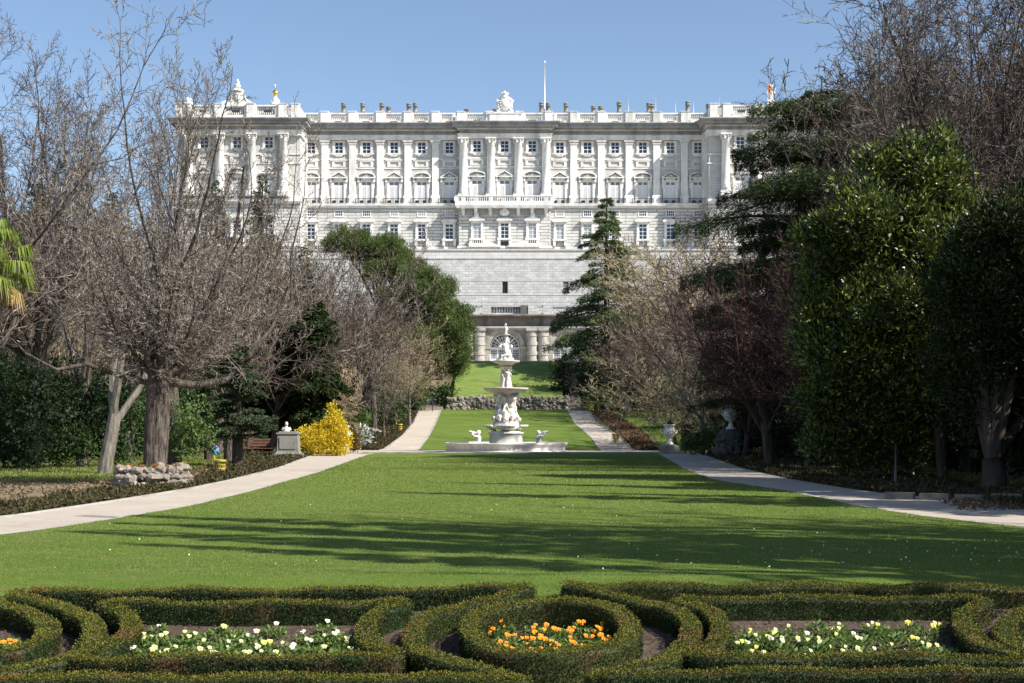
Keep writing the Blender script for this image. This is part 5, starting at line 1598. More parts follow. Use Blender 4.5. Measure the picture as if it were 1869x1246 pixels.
for i, (d, lob, mat, lab) in enumerate([
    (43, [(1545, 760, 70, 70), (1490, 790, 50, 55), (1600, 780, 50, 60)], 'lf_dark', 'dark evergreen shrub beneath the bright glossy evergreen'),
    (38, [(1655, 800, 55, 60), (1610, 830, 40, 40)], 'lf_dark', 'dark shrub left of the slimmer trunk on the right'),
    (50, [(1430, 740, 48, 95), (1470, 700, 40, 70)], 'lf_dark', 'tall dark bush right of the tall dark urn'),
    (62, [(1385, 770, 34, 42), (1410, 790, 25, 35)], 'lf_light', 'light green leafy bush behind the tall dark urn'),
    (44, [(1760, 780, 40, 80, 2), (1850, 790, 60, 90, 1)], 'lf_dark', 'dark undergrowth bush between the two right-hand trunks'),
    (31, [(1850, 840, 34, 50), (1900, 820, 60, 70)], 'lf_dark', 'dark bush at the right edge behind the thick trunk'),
    (42, [(60, 740, 80, 85), (-20, 720, 60, 110), (20, 830, 80, 50)], 'lf_dark', 'dark rounded evergreen at the left edge under the bare boughs'),
    (44, [(140, 770, 60, 75), (180, 740, 50, 70)], 'lf_dark', 'dark evergreen bush left of the pale forked trunk'),
    (43.5, [(130, 810, 40, 42), (90, 835, 30, 28)], 'lf_mid', 'greener leafy bush low before the dark evergreens on the left'),
    (41, [(350, 770, 42, 70), (325, 820, 30, 35)], 'lf_light', 'feathery light green shrub right of the thick trunk'),
    (45, [(230, 780, 45, 75), (215, 830, 30, 30)], 'lf_mid', 'dark green shrub between the forked trunk and the thick trunk'),
    (70, [(398, 780, 22, 30), (385, 800, 14, 18)], 'lf_lime', 'small yellow-green tree beside the crouching person'),
    (60, [(330, 700, 60, 60), (280, 690, 50, 60)], 'lf_dark', 'dark evergreen mass behind the feathery shrub'),
    (112.6, [(757, 705, 22, 24), (735, 725, 16, 18)], 'lf_mid', 'rounded green shrub behind the dark bench'),
    (113.3, [(744, 728, 22, 16)], 'lf_dark', 'dark low bush left of the dark bench'),
    (115.5, [(814, 716, 9, 13), (811, 735, 7, 14)], 'lf_mid', 'narrow clipped shrub between the sunlit steps and the upper lawn'),
    (113.2, [(1098, 734, 26, 16)], 'lf_light', 'variegated green shrub right of the foot of the shady steps'),
    (114, [(1156, 722, 32, 26)], 'lf_purple', 'purple-leaved shrub behind the pale stone bench'),
    (118, [(1090, 700, 34, 26), (1140, 690, 40, 28)], 'lf_dark', 'dark evergreen bank beside the shady steps'),
    (118, [(1026, 690, 11, 36), (1022, 725, 8, 16)], 'lf_dark', 'dark clipped bush along the right edge of the upper lawn'),
    (80, [(656, 797, 15, 17)], 'lf_white', 'round shrub covered in white blossom right of the left urn'),
    (73, [(641, 795, 12, 20), (636, 808, 10, 14)], 'lf_brown', 'rusty brown bush behind the left urn'),
    (84, [(650, 770, 14, 18)], 'lf_light', 'small yellow-green bush at the foot of the slim bare trunk'),
    (96, [(712, 752, 22, 16), (690, 768, 16, 12)], 'lf_mid', 'low green planting beside the upper left path'),
    (66.5, [(1290, 805, 16, 20), (1262, 812, 12, 14)], 'lf_light', 'light green low bush between the two right-hand urns'),
    (52, [(1400, 838, 34, 10), (1440, 846, 26, 8)], 'lf_ivy', 'low scrub at the foot of the tall dark bush'),
]):
    s = d / F
    area = sum(l[2] * l[3] for l in lob) * s * s * 3.0
    L = max(.055, d * .0026)
    ncl = int(min(900, max(60, area * 34 / (L / .09) ** 1.2)))
    leafy_thing('shrub', d, lob, mat, lab, ncl, 22, L * 1.9, L, L * .45, 100 + i, cat='shrub', trunk=False, core=.8, up=.35, bil=(4, .45) if d < 75 else None, inner=90 if d < 75 else 160)
# forsythia
leafy_thing('yellow_shrub', 64.5, [(590, 806, 45, 25), (604, 790, 25, 22), (565, 806, 22, 22), (612, 770, 12, 16), (606, 752, 5, 16), (622, 808, 13, 20), (553, 800, 10, 18)], 'lf_yellow',
            'shrub smothered in bright yellow blossom between the stone monument and the left urn', 520, 26, .22, .10, .06, 60, cat='shrub', trunk=False, core=.7, up=.6)
# dark fir and yew on the left
def cone(L0, pw=1.0, low=.15): return lambda t_: L0 * max(.04, (1 - t_) ** pw) * min(1, .55 + t_ / low * .45 if t_ < low else 1)
m_ = conifer_meshes(3, 6.0, .21, lambda t_: 1.8 * (1 - t_) ** .45 + .1, 110, 190, .14, .055, .25, 'lf_fir', 'bark_dark', .2, z0=.24)
BT['fir'] = (*m_, 6.0)
place_proto('fir', 'fir_tree', 434, 45.5, 628, 'broad dull green fir on a thick dark trunk beside the yellow litter basket', sx=1.15)
m_ = conifer_meshes(4, 7.0, .2, lambda t_: 1.75 * (1 - t_) ** .42 * (.8 + .2 * math.sin(t_ * 17)) + .12, 190, 260, .16, .05, .55, 'lf_yew', 'bark_dark', .35, z0=.2, spread=.22)
BT['yew'] = (*m_, 7.0)
place_proto('yew', 'yew_tree', 576, 70, 548, 'broad dense dark yew hanging over the stone monument and the yellow shrub', rz=.4)
place_proto('yew', 'yew_tree', 532, 71, 590, 'dark yew right behind the stone monument, joined to the taller broad yew', rz=2.4, sx=1.05)
place_proto('yew', 'yew_tree', 494, 74, 575, 'dark yew standing behind and left of the monument', sx=1.1, rz=4)
place_proto('fir', 'fir_tree', 380, 53, 640, 'dark fir behind the yellow litter basket, left of the thick dark trunk', sx=.9, rz=3)
m_ = conifer_meshes(6, 17.0, .3, cone(6.6, .85), 165, 110, .36, .075, .30, 'lf_deodar', 'bark_dark', .16, z0=.04, tier=26, sag=.2)
BT['deodar'] = (*m_, 17.0)
place_proto('deodar', 'deodar_tree', 1107, 124, 348, 'slim pointed conifer with drooping tiers standing against the palace wall', sx=1.0)
m_ = conifer_meshes(16, 17.0, .3, cone(3.6, .8), 150, 36, .42, .14, .25, 'lf_fir', 'bark_dark', .1, z0=.04)
BT['spruce'] = (*m_, 17.0)
place_proto('spruce', 'conifer_tree', 393, 130, 328, 'dark pointed conifer before the left pavilion, seen through the bare boughs')
place_proto('spruce', 'conifer_tree', 479, 128, 318, 'darker conifer just right of the other one before the left pavilion', rz=2, sx=1.1)
place_proto('spruce', 'conifer_tree', 555, 118, 450, 'half-hidden conifer below the palace corner on the left', rz=4, sx=1.2)
place_proto('spruce', 'conifer_tree', 70, 135, 335, 'distant dark conifer at the far left, behind the bare trees', rz=4, sx=1.9)
place_proto('spruce', 'conifer_tree', 205, 140, 350, 'distant dark conifer just right of the far left one', rz=1, sx=1.9)
# the large layered cedar
m_ = conifer_meshes(8, 16.5, .42, lambda t_: (3.4 + 3.6 * math.sin(min(1, (1 - t_) * 2.2) * 1.5)) * (.74 + .26 * math.sin(t_ * 31)) * min(1, (1 - t_) * 8 + .1), 200, 330, .22, .036, .26, 'lf_cedar', 'bark_dark', .20, z0=.14, tier=10, spread=.14, sag=.28)
BT['cedar'] = (*m_, 16.5)
place_proto('cedar', 'cedar_tree', 1500, 55, 140, 'large dark cedar with wide flat tiers reaching left over the palace corner', sx=.98, rz=.5)
place_proto('cedar', 'cedar_tree', 1400, 62, 480, 'lower cedar whose dark fans hang above the tall dark urn', sx=1.0, rz=2)
place_proto('cedar', 'cedar_tree', 1640, 60, 130, 'dark cedar standing behind the bright glossy evergreen', sx=1.0, rz=4)
# round pine over the left steps
pl1 = [(660, 452, 46, 26), (700, 462, 48, 32), (735, 492, 40, 30), (625, 442, 34, 22), (690, 500, 34, 20), (760, 505, 26, 24)]
pl2 = [(755, 515, 36, 34), (795, 528, 32, 34), (725, 545, 34, 30), (790, 545, 40, 40), (760, 560, 44, 40), (820, 585, 36, 50), (730, 590, 40, 36), (845, 625, 24, 45), (800, 625, 48, 48), (762, 622, 42, 42), (842, 658, 22, 34), (735, 632, 24, 38), (815, 668, 26, 24), (775, 655, 22, 16), (700, 570, 20, 26)]
def pine(name, d, lob, lab, seed, base_px, ncl, r0):
    s = d / F; zb = G(d); bx = X(base_px, d); g = rnd(seed)
    lobes = []
    for l in lob: lobes.append((X(l[0], d) - bx, g.uniform(-1.2, 1.2), Z(l[1], d) - zb, l[2] * s, (l[2] * l[3]) ** .5 * s * 1.1, l[3] * s))
    t = thing(name, (bx, d, zb), lab, 'tree')
    bl = billow(lobes, 11, .36, seed)
    link('crown', leafy_mesh('crown', bl, M['lf_pine'], ncl * 4, 50, .34, .24, .05, seed, .72, out=.5, up=.7, shell=.15, inner=120, rag=.03), t)
    tr = trunk_mesh(lobes, r0, seed, M['bark_dark']); tr.parent = t
pine('stone_pine', 122, pl1, 'upper round-topped pine in front of the palace base on the left', 5, 690, 330, .3)
pine('stone_pine', 118, pl2, 'big billowing dark green pine over the sunlit steps, left of the fountain', 6, 770, 620, .35)
# evergreen understorey on both slopes (copies of one bush)
g = rnd(77)
lob0 = [(0, 0, 1.5, 1.8, 1.6, 1.5), (1.2, .3, 1.1, 1.2, 1.2, 1.1), (-1.1, -.2, 1.2, 1.3, 1.2, 1.2)]
lob0 = billow(lob0, 5, .4, 8)
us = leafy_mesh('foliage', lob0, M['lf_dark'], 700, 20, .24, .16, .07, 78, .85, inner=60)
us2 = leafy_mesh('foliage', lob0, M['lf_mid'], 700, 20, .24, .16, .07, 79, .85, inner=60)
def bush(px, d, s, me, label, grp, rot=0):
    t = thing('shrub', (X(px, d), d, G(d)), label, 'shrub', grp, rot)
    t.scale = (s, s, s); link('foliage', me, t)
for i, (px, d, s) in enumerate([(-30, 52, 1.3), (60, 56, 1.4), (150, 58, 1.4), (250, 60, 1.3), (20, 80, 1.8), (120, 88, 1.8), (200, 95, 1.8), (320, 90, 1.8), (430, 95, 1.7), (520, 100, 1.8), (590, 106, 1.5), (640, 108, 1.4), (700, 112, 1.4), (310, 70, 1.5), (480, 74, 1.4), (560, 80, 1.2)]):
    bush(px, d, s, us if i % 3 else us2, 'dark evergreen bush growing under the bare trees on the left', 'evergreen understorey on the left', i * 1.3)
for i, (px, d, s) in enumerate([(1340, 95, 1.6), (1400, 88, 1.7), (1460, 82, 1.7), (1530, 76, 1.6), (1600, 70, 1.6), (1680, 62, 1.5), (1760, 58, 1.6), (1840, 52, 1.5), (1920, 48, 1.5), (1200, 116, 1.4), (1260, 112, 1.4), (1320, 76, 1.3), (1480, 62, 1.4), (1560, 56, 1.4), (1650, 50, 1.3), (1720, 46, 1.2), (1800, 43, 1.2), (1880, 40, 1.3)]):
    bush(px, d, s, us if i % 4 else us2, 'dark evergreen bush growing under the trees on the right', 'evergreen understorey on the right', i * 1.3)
# unseen trees added off to the right to shade lawn and path
bare_proto('pole', 77, 'upright', 14, .27, 'bark_grey', 'twig_grey', rmin=.02, n=[16, 4, 3, 0], rr=[.34, .4, .5, .6])  # straight stems, few twigs: shaped to throw crisp streaks on the lawn
for i, (x, y, H, key) in enumerate([(11.5, 13, 13, 'great'), (9.2, 10.5, 12, 'pole'), (10.5, 11, 14, 'pole'), (13.5, 11, 17, 'pole'), (16, 13, 18, 'pole'), (10, 9.5, 14, 'pole'), (15, 11, 20, 'pole')]):
    t = thing('bare_tree', (x, y, G(y)), 'unseen bare tree added on the right to shade the lawn', 'tree', 'added shade trees beside the lawn', i * 1.1)
    s = H / BT[key][2]; t.scale = (s, s, s)
    link('trunk', BT[key][0], t); link('crown', BT[key][1], t)
for i, (x, y, s) in enumerate([(19, 21, 2.6), (23, 28, 3.2), (17.5, 15.5, 1.9)]):
    t = thing('evergreen_tree', (x, y, 0), 'unseen evergreen added on the right to shade the path', 'tree', 'added shade evergreens beside the path', i)
    t.scale = (s, s, s); link('crown', us, t)
for i, (x, y) in enumerate([(17.5, 25), (20, 31), (18.5, 20)]):
    t = thing('evergreen_tree', (x, y, 0), 'unseen tall evergreen added to shade the right-hand side', 'tree', 'added tall shade evergreens beside the path', i)
    t.scale = (2.0, 2.0, 2.9 if i < 2 else 3.6); link('crown', us, t)
for i, (x, y) in enumerate([(14.8, 30), (17, 36)]):  # stretched bushes added to keep the glossy evergreen's lower half in shade
    t = thing('evergreen_tree', (x, y, 0), 'dense evergreen added at the right edge to shade the glossy evergreen', 'tree', 'added shade evergreens at the right edge', i)
    t.scale = (1.6, 1.6, 2.9); link('crown', us, t)
for i, (x, y, H, w_) in enumerate([(12.2, 25.2, 14, .42), (14.1, 20.7, 13, .42), (8.5, 12.9, 15.5, .30), (10, 10.9, 15, .28), (9.8, 9.6, 15.5, .26), (11.4, 9.6, 15.5, .26), (11.0, 10.4, 10, .3), (16, 18, 19, .42), (17, 27, 15, .5), (21, 35, 15, .6), (15.5, 23, 12.5, .5)]):  # spruces squeezed narrow, added to lay long shadow bands on the lawn
    t = thing('conifer_tree', (x, y, 0), 'unseen narrow conifer added on the right to shade the lawn', 'tree', 'added narrow shade conifers beside the path', i)
    s = H / 17; t.scale = (s * w_ * 1.35, s * w_ * 1.35, s); link('trunk', BT['spruce'][0], t); link('crown', BT['spruce'][1], t)
m_ = conifer_meshes(26, 15.0, .12, lambda t_: 1.15 * min(1, (1 - t_) * 3 + .1), 70, 90, .3, .1, .15, 'lf_fir', 'bark_grey', .3, z0=.6)  # added; crown kept high so its shade reaches only the near lawn
for i, (x, y, H) in enumerate([(8.7, 8.6, 14), (7.6, 10.3, 14), (9.6, 9.8, 12.5), (11.6, 9.2, 11), (6.6, 12.4, 12.5)]):
    t = thing('conifer_tree', (x, y, G(y)), 'unseen bare-stemmed conifer added on the right to shade the near lawn', 'tree', 'added bare-stemmed shade conifers', i)
    s = H / 15; t.scale = (s * .42, s * .42, s); link('trunk', m_[0], t); link('crown', m_[1], t)
# palm at the left edge
pmx, pmd, pmz = X(-30, 24), 24.0, Z(478, 24)
t = thing('palm_tree', (pmx - .15, pmd, 0), 'palm with yellow-green drooping fans at the left edge', 'palm')
q = MB(); q.tube([(0, 0, -.1), (.05, 0, 1.2), (.0, 0, 2.6), (.15, 0, pmz - .1)], [.26, .2, .19, .2], 10); q.build('trunk', M['bark_pale'], t)
g = rnd(5)
for i in range(22):
    a = i * 2.4; el = 1.1 - 1.9 * (i / 22)
    dvec = np.array([math.cos(a) * math.cos(el), math.sin(a) * math.cos(el), math.sin(el)])
    b0 = np.array([.15, 0, pmz]); e = b0 + dvec * .55
    fan = np.linspace(-1.3, 1.3, 60)
    side = np.cross(dvec, [0, 0, 1]); side /= np.linalg.norm(side)
    parts = [seg_geo(np.array([b0]), np.array([e]), np.array([.02]), np.array([.012]), 4)]
    for f_ in fan:
        dd = dvec * math.cos(f_) + side * math.sin(f_)
        L_ = .66 * g.uniform(.85, 1.12)
        m1 = e + dd * L_ * .5; m2 = m1 + (dd * g.uniform(.1, .5) + side * g.normal() * .12 + np.array([0, 0, -1.0])) * L_ * g.uniform(.35, .55)
        sv = np.cross(dd, [0, 0, 1.]); sv = sv / np.linalg.norm(sv) * .0085
        parts.append((np.array([e - sv * .3, e + sv * .3, m1 + sv, m1 - sv, m2 + sv * .2, m2 - sv * .2]), np.array([[0, 1, 2, 3], [3, 2, 4, 5]])))
    V, Fq = cat_geo(parts); nm = 'dead_frond' if i > 18 else 'frond'
    link(nm, npmesh(nm, V, Fq, M['lf_palmdry' if i > 18 else 'lf_palm']), t)

# ================================================================== SMALL THINGS BESIDE THE PATHS
u1, z1_ = urn((X(1222, 72), 72, .03), 1.25, 'white marble urn on a round stone pedestal beside the right-hand path', ped='tier')
def tuft(parent, z, r_, mat, seed, n=90):
    g = rnd(seed); Pp = g.normal(size=(n, 3)) * r_ * .45 + np.array([0, 0, z + r_ * .5]); D = unit(g.normal(size=(n, 3)) + np.array([0, 0, .6]))
    V, Fq = leaf_geo(Pp, D, .12, .05, g); link('plant', npmesh('plant', V, Fq, M[mat]), parent)
tuft(u1, z1_, .2, 'lf_dark', 1)
u2, z2_ = urn((X(627, 68.5), 68.5, 0), 1.2, 'white urn on a low base half hidden by the yellow shrub', ped='bulb')
tuft(u2, z2_, .3, 'lf_ivy', 2, 160)
u3, z3_ = urn((X(1334, 61), 61, 0), 1.3, 'tall bluish-white urn raised on a dark rocky pedestal in the shade', ped='rock')
tuft(u3, z3_, .25, 'lf_dark', 3)
# monument
t = thing('stone_monument', (X(527, 60), 60, 0), 'grey stone monument block with a broken bust on top, left of the yellow shrub', 'monument')
q = MB(); q.cbox((0, 0, 0), (1.25, .95, .22)); q.cbox((0, 0, .22), (1.1, .82, .08), taper=.9); q.cbox((0, 0, .30), (.96, .72, .80), taper=.93); q.cbox((0, 0, 1.10), (1.0, .76, .07)); q.cbox((0, 0, 1.17), (.8, .6, .06))
q.box(-.36, .36, -.385, -.35, .42, .98)
q.build('pedestal', M['granite'], t)
q = MB(); q.tube([(-.1, 0, 1.2), (-.12, 0, 1.36), (-.1, 0, 1.46)], [.17, .12, .06], 8); q.ball((-.1, -.02, 1.56), (.08, .09, .11)); q.tube([(-.22, 0, 1.4), (-.3, -.02, 1.28)], [.06, .05], 6); q.tube([(.02, 0, 1.4), (.1, -.02, 1.27)], [.06, .05], 6)
fuse(q, 'bust', M['marble_worn'], t, .02, world=False, sm=1)
# litter baskets
def basket(loc, s, label, lean=0):
    t = thing('litter_basket', loc, label, 'litter bin'); t.scale = (s, s, s)
    q = MB(); q.cbox((-.27, 0, -.1), (.05, .05, 1.05)); q.build('post', M['yellow_paint'], t)
    q = MB()
    for i in range(18):
        a = 2 * PI * i / 18
        q.tube([(.17 * math.cos(a) + .02, .17 * math.sin(a), .08), (.24 * math.cos(a) + .02, .24 * math.sin(a), .68)], [.016, .016], 4)
    for r_, z in ((.175, .1), (.2, .3), (.22, .48), (.25, .66), (.255, .70)):
        q.lathe([(r_ - .012, z), (r_ + .012, z), (r_ + .012, z + .035), (r_ - .012, z + .035), (r_ - .012, z)], .02, 0, 20)
    q.build('basket', M['yellow_paint'], t)
basket((X(402, 38.5), 38.5, 0), .62, 'yellow wire litter basket on a post, near the foot of the dark fir trunk')
basket((X(729, 92), 92, G(92)), .8, 'small yellow litter basket beside the upper left path')
basket((X(1124, 84), 84, G(84)), .85, 'small yellow litter basket beside the upper right path')
basket((X(1078, 112.5), 112.5, G(112.5)), 1.2, 'yellow litter basket at the foot of the shady steps')
t = thing('lamp_post', (X(1075, 113), 113, G(113)), 'thin grey post at the foot of the shady steps', 'post')
q = MB(); q.tube([(0, 0, 0), (0, 0, 1.3)], [.06, .05], 8); q.ball((0, 0, 1.32), .07); q.build('post', M['lead'], t)
q = MB(); q.tube([(0, 0, 0), (.02, 0, 1.0)], [.035, .03], 7)
o = q.build('wooden_stake', M['bark_pale']); o.location = (X(1634, 31), 31, 0); tag(o, 'thin wooden stake in the scrub before the dark shrub on the right', 'stake')
# low stone border at the right edge
q = MB(); gg = random.Random(9)
for i in range(7): q.cbox((7.55 + i * .58, 25.6 - i * .30, 0), (.54, .25, .12 + gg.uniform(0, .04)), rz=-.45)
tag(q.build('stone_border', M['rock']), 'pale low stone edging of a bed at the right edge of the garden', 'edging')
# crouching person in blue
t = thing('person', (X(396, 63), 63, 0), 'person in blue clothes crouching on the grass by the yellow-green tree', 'person', rz=.4)
t.scale = (.75, .75, .75)
def skinmesh(name, nodes, edges, mat, parent, sub=2):
    me = bpy.data.meshes.new(name)
    me.from_pydata([n_[0] for n_ in nodes], edges, [])
    me.materials.append(mat)
    o = link(name, me, parent)
    md = o.modifiers.new('skin', 'SKIN')
    for i, n_ in enumerate(nodes):
        r_ = n_[1]; me.skin_vertices[0].data[i].radius = (r_, r_) if not hasattr(r_, '__len__') else r_
    me.skin_vertices[0].data[0].use_root = True
    s_ = o.modifiers.new('sub', 'SUBSURF'); s_.levels = sub; s_.render_levels = sub
    return o
# pelvis, spine, neck, head; legs bent; arms reaching to the ground (facing -x)
nodes = [((.12, 0, .34), .13), ((.02, 0, .52), .125), ((-.12, 0, .70), .14), ((-.22, 0, .78), .06), ((-.27, 0, .84), .085), ((-.29, 0, .92), .09),
         ((.02, .12, .36), .09), ((-.24, .16, .42), .075), ((-.10, .15, .08), .05), ((-.24, .16, .04), .045),
         ((.02, -.12, .36), .09), ((-.22, -.16, .38), .075), ((-.06, -.15, .08), .05), ((-.20, -.16, .04), .045),
         ((-.14, .19, .70), .06), ((-.28, .22, .50), .045), ((-.46, .14, .36), .035), ((-.53, .12, .32), .035),
         ((-.14, -.19, .70), .06), ((-.30, -.22, .50), .045), ((-.46, -.12, .30), .035), ((-.53, -.10, .26), .035)]
edges = [(0, 1), (1, 2), (2, 3), (3, 4), (4, 5), (0, 6), (6, 7), (7, 8), (8, 9), (0, 10), (10, 11), (11, 12), (12, 13), (2, 14), (14, 15), (15, 16), (16, 17), (2, 18), (18, 19), (19, 20), (20, 21)]
skinmesh('body', nodes, edges, M['skin'], t)
skinmesh('jacket', [((.10, 0, .40), .145), ((.02, 0, .52), .145), ((-.12, 0, .70), .165), ((-.14, .19, .70), .078), ((-.28, .22, .50), .062), ((-.43, .15, .38), .05), ((-.14, -.19, .70), .078), ((-.30, -.22, .50), .062), ((-.43, -.13, .33), .05)],
         [(0, 1), (1, 2), (2, 3), (3, 4), (4, 5), (2, 6), (6, 7), (7, 8)], M['cloth_blue'], t)
skinmesh('trousers', [((.12, 0, .34), .16), ((.02, .12, .36), .11), ((-.24, .16, .42), .095), ((-.10, .15, .09), .07), ((.02, -.12, .36), .11), ((-.22, -.16, .38), .095), ((-.06, -.15, .09), .07)],
         [(0, 1), (1, 2), (2, 3), (0, 4), (4, 5), (5, 6)], M['cloth_teal'], t)
q = MB(); q.ball((-.275, 0, .945), (.10, .095, .085)); q.ball((-.25, 0, .89), (.085, .09, .09)); q.build('hair', M['hair'], t)
q = MB()
q.ball((-.375, 0, .895), (.02, .014, .018), 6, 5)
q.build('nose', M['skin'], t)

# ================================================================== GROUND COVER (stuff)
def cover(name, rows, n, L, W, mat, seed, h=.12, dz=.02, up=.5, label=None):
    """leaves strewn over a strip: rows of (y, xl, xr)"""
    g = rnd(seed)
    yy = np.array([r_[0] for r_ in rows]); ll = np.array([r_[1] for r_ in rows]); rr = np.array([r_[2] for r_ in rows])
    # nearer rows get more leaves
    u = g.random(n); y = yy[0] * (yy[-1] / yy[0]) ** u
    xl = np.interp(y, yy, ll); xr = np.interp(y, yy, rr)
    x = xl + (xr - xl) * g.random(n)
    hh = h * (.55 + .45 * np.sin(x * 2.1 + y * 1.3) * np.sin(y * 2.7 - x)) 
    z = np.interp(y, PX, PZ) + dz + hh * g.random(n)
    D = g.normal(size=(n, 3)) + np.array([0, 0, up])
    sc_ = (y / yy[0]) ** .6
    V, Fq = leaf_geo(np.stack([x, y, z], 1), D, L * sc_ * g.uniform(.6, 1.3, n), W * sc_ * g.uniform(.6, 1.3, n), g)
    return tag(link(name, npmesh(name, V, Fq, M[mat])), kind='stuff')
cover('ground_cover', rows2(lambda y: lo(y) - (1.3 if y < 28 else .9) - max(0, (y - 34) * .08), lambda y: lo(y) - .12, 13, 66), 60000, .055, .03, 'lf_ivy', 1, .16)
cover('ground_cover', [(78.5, X(660, 78.5), X(690, 78.5)), (90, X(672, 90), X(735, 90)), (110, X(712, 110), X(762, 110))], 26000, .12, .06, 'lf_ivy', 2, .3)
cover('ground_cover', [(78.5, X(1162, 78.5), X(1200, 78.5)), (90, X(1128, 90), X(1180, 90)), (112, X(1082, 112), X(1112, 112))], 26000, .12, .06, 'lf_litter', 3, .2)
cover('leaf_litter', rows2(lambda y: ro(y) + .1, lambda y: ro(y) + 1.8 + y * .05, 13, 68), 60000, .06, .035, 'lf_ivy', 4, .14)
cover('leaf_litter', [(22, 7.5, 16), (50, 13, 32), (69, 13, 40)], 50000, .06, .04, 'lf_litter', 5, .06)
cover('leaf_litter', [(22, -20, -8.6), (40, -30, -9.3), (69, -38, -12)], 40000, .06, .04, 'lf_litter', 6, .05)
cover('rough_grass', [(33, -19, -10.2), (38, -20, -10), (69, -34, -12)], 50000, .09, .02, 'blade', 7, .04, up=1.6)
cover('rough_grass', [(71, 9.5, 34), (112, 8.8, 42)], 40000, .14, .04, 'blade', 8, .05, up=1.6)
cover('rough_grass', [(23, 9.4, 14), (50, 14, 20)], 16000, .08, .02, 'blade', 9, .04, up=1.6)
# flowers and green on the planter
g = rnd(12)
n = 500; a = g.uniform(0, 2 * PI, n); r_ = .72 * np.sqrt(g.random(n))
Pp = np.stack([PLX + r_ * np.cos(a), PLY + r_ * np.sin(a), .42 + g.random(n) * .06], 1)
V, Fq = leaf_geo(Pp, g.normal(size=(n, 3)) + [0, 0, .6], .08, .04, g); o = link('foliage', npmesh('foliage', V, Fq, M['lf_mid']), rp); o.location = -rp.location
n = 26; a = g.uniform(0, 2 * PI, n); r_ = .80 * np.sqrt(g.uniform(.4, 1, n))
Pp = np.stack([PLX + r_ * np.cos(a), PLY + r_ * np.sin(a), .50 + g.random(n) * .05], 1)
V, Fq = leaf_geo(np.zeros((5, 3)), np.stack([np.cos(np.arange(5) * 1.257), np.sin(np.arange(5) * 1.257), np.full(5, .4)], 1), .05, .045, g)
fm_ = npmesh('flower', V, Fq, M['petal_orange'])
for p_ in Pp:
    o = link('flower', fm_, rp); o.location = Vector(p_) - rp.location; o.scale = (1.1, 1.1, 1.1)

# ================================================================== PARTERRE
HH = .18
SL = .18
def hp(px, py, h=HH):      # a point on the hedge tops of the sloping parterre
    off = py - 780
    K = EYE - h + 12 * SL
    d = K * F / (off + SL * F)
    return (X(px, d), d)
def gz(y): return float(np.interp(y, PX, PZ))
def dense(pts, step=.035, closed=False):
    p = [np.array(q_) for q_ in pts]
    if closed: p = p + [p[0]]
    # catmull-rom
    out = []
    n = len(p)
    for i in range(n - 1):
        p0 = p[i - 1] if i > 0 else (p[-2] if closed else 2 * p[0] - p[1]); p1 = p[i]; p2 = p[i + 1]; p3 = p[i + 2] if i + 2 < n else (p[1] if closed else 2 * p[-1] - p[-2])
        L_ = np.linalg.norm(p2 - p1); k_ = max(2, int(L_ / step))
        for j in range(k_):
            t_ = j / k_
            out.append(.5 * ((2 * p1) + (-p0 + p2) * t_ + (2 * p0 - 5 * p1 + 4 * p2 - p3) * t_ ** 2 + (-p0 + 3 * p1 - 3 * p2 + p3) * t_ ** 3))
    if not closed: out.append(p[-1])
    return np.array(out)
hseed = [0]
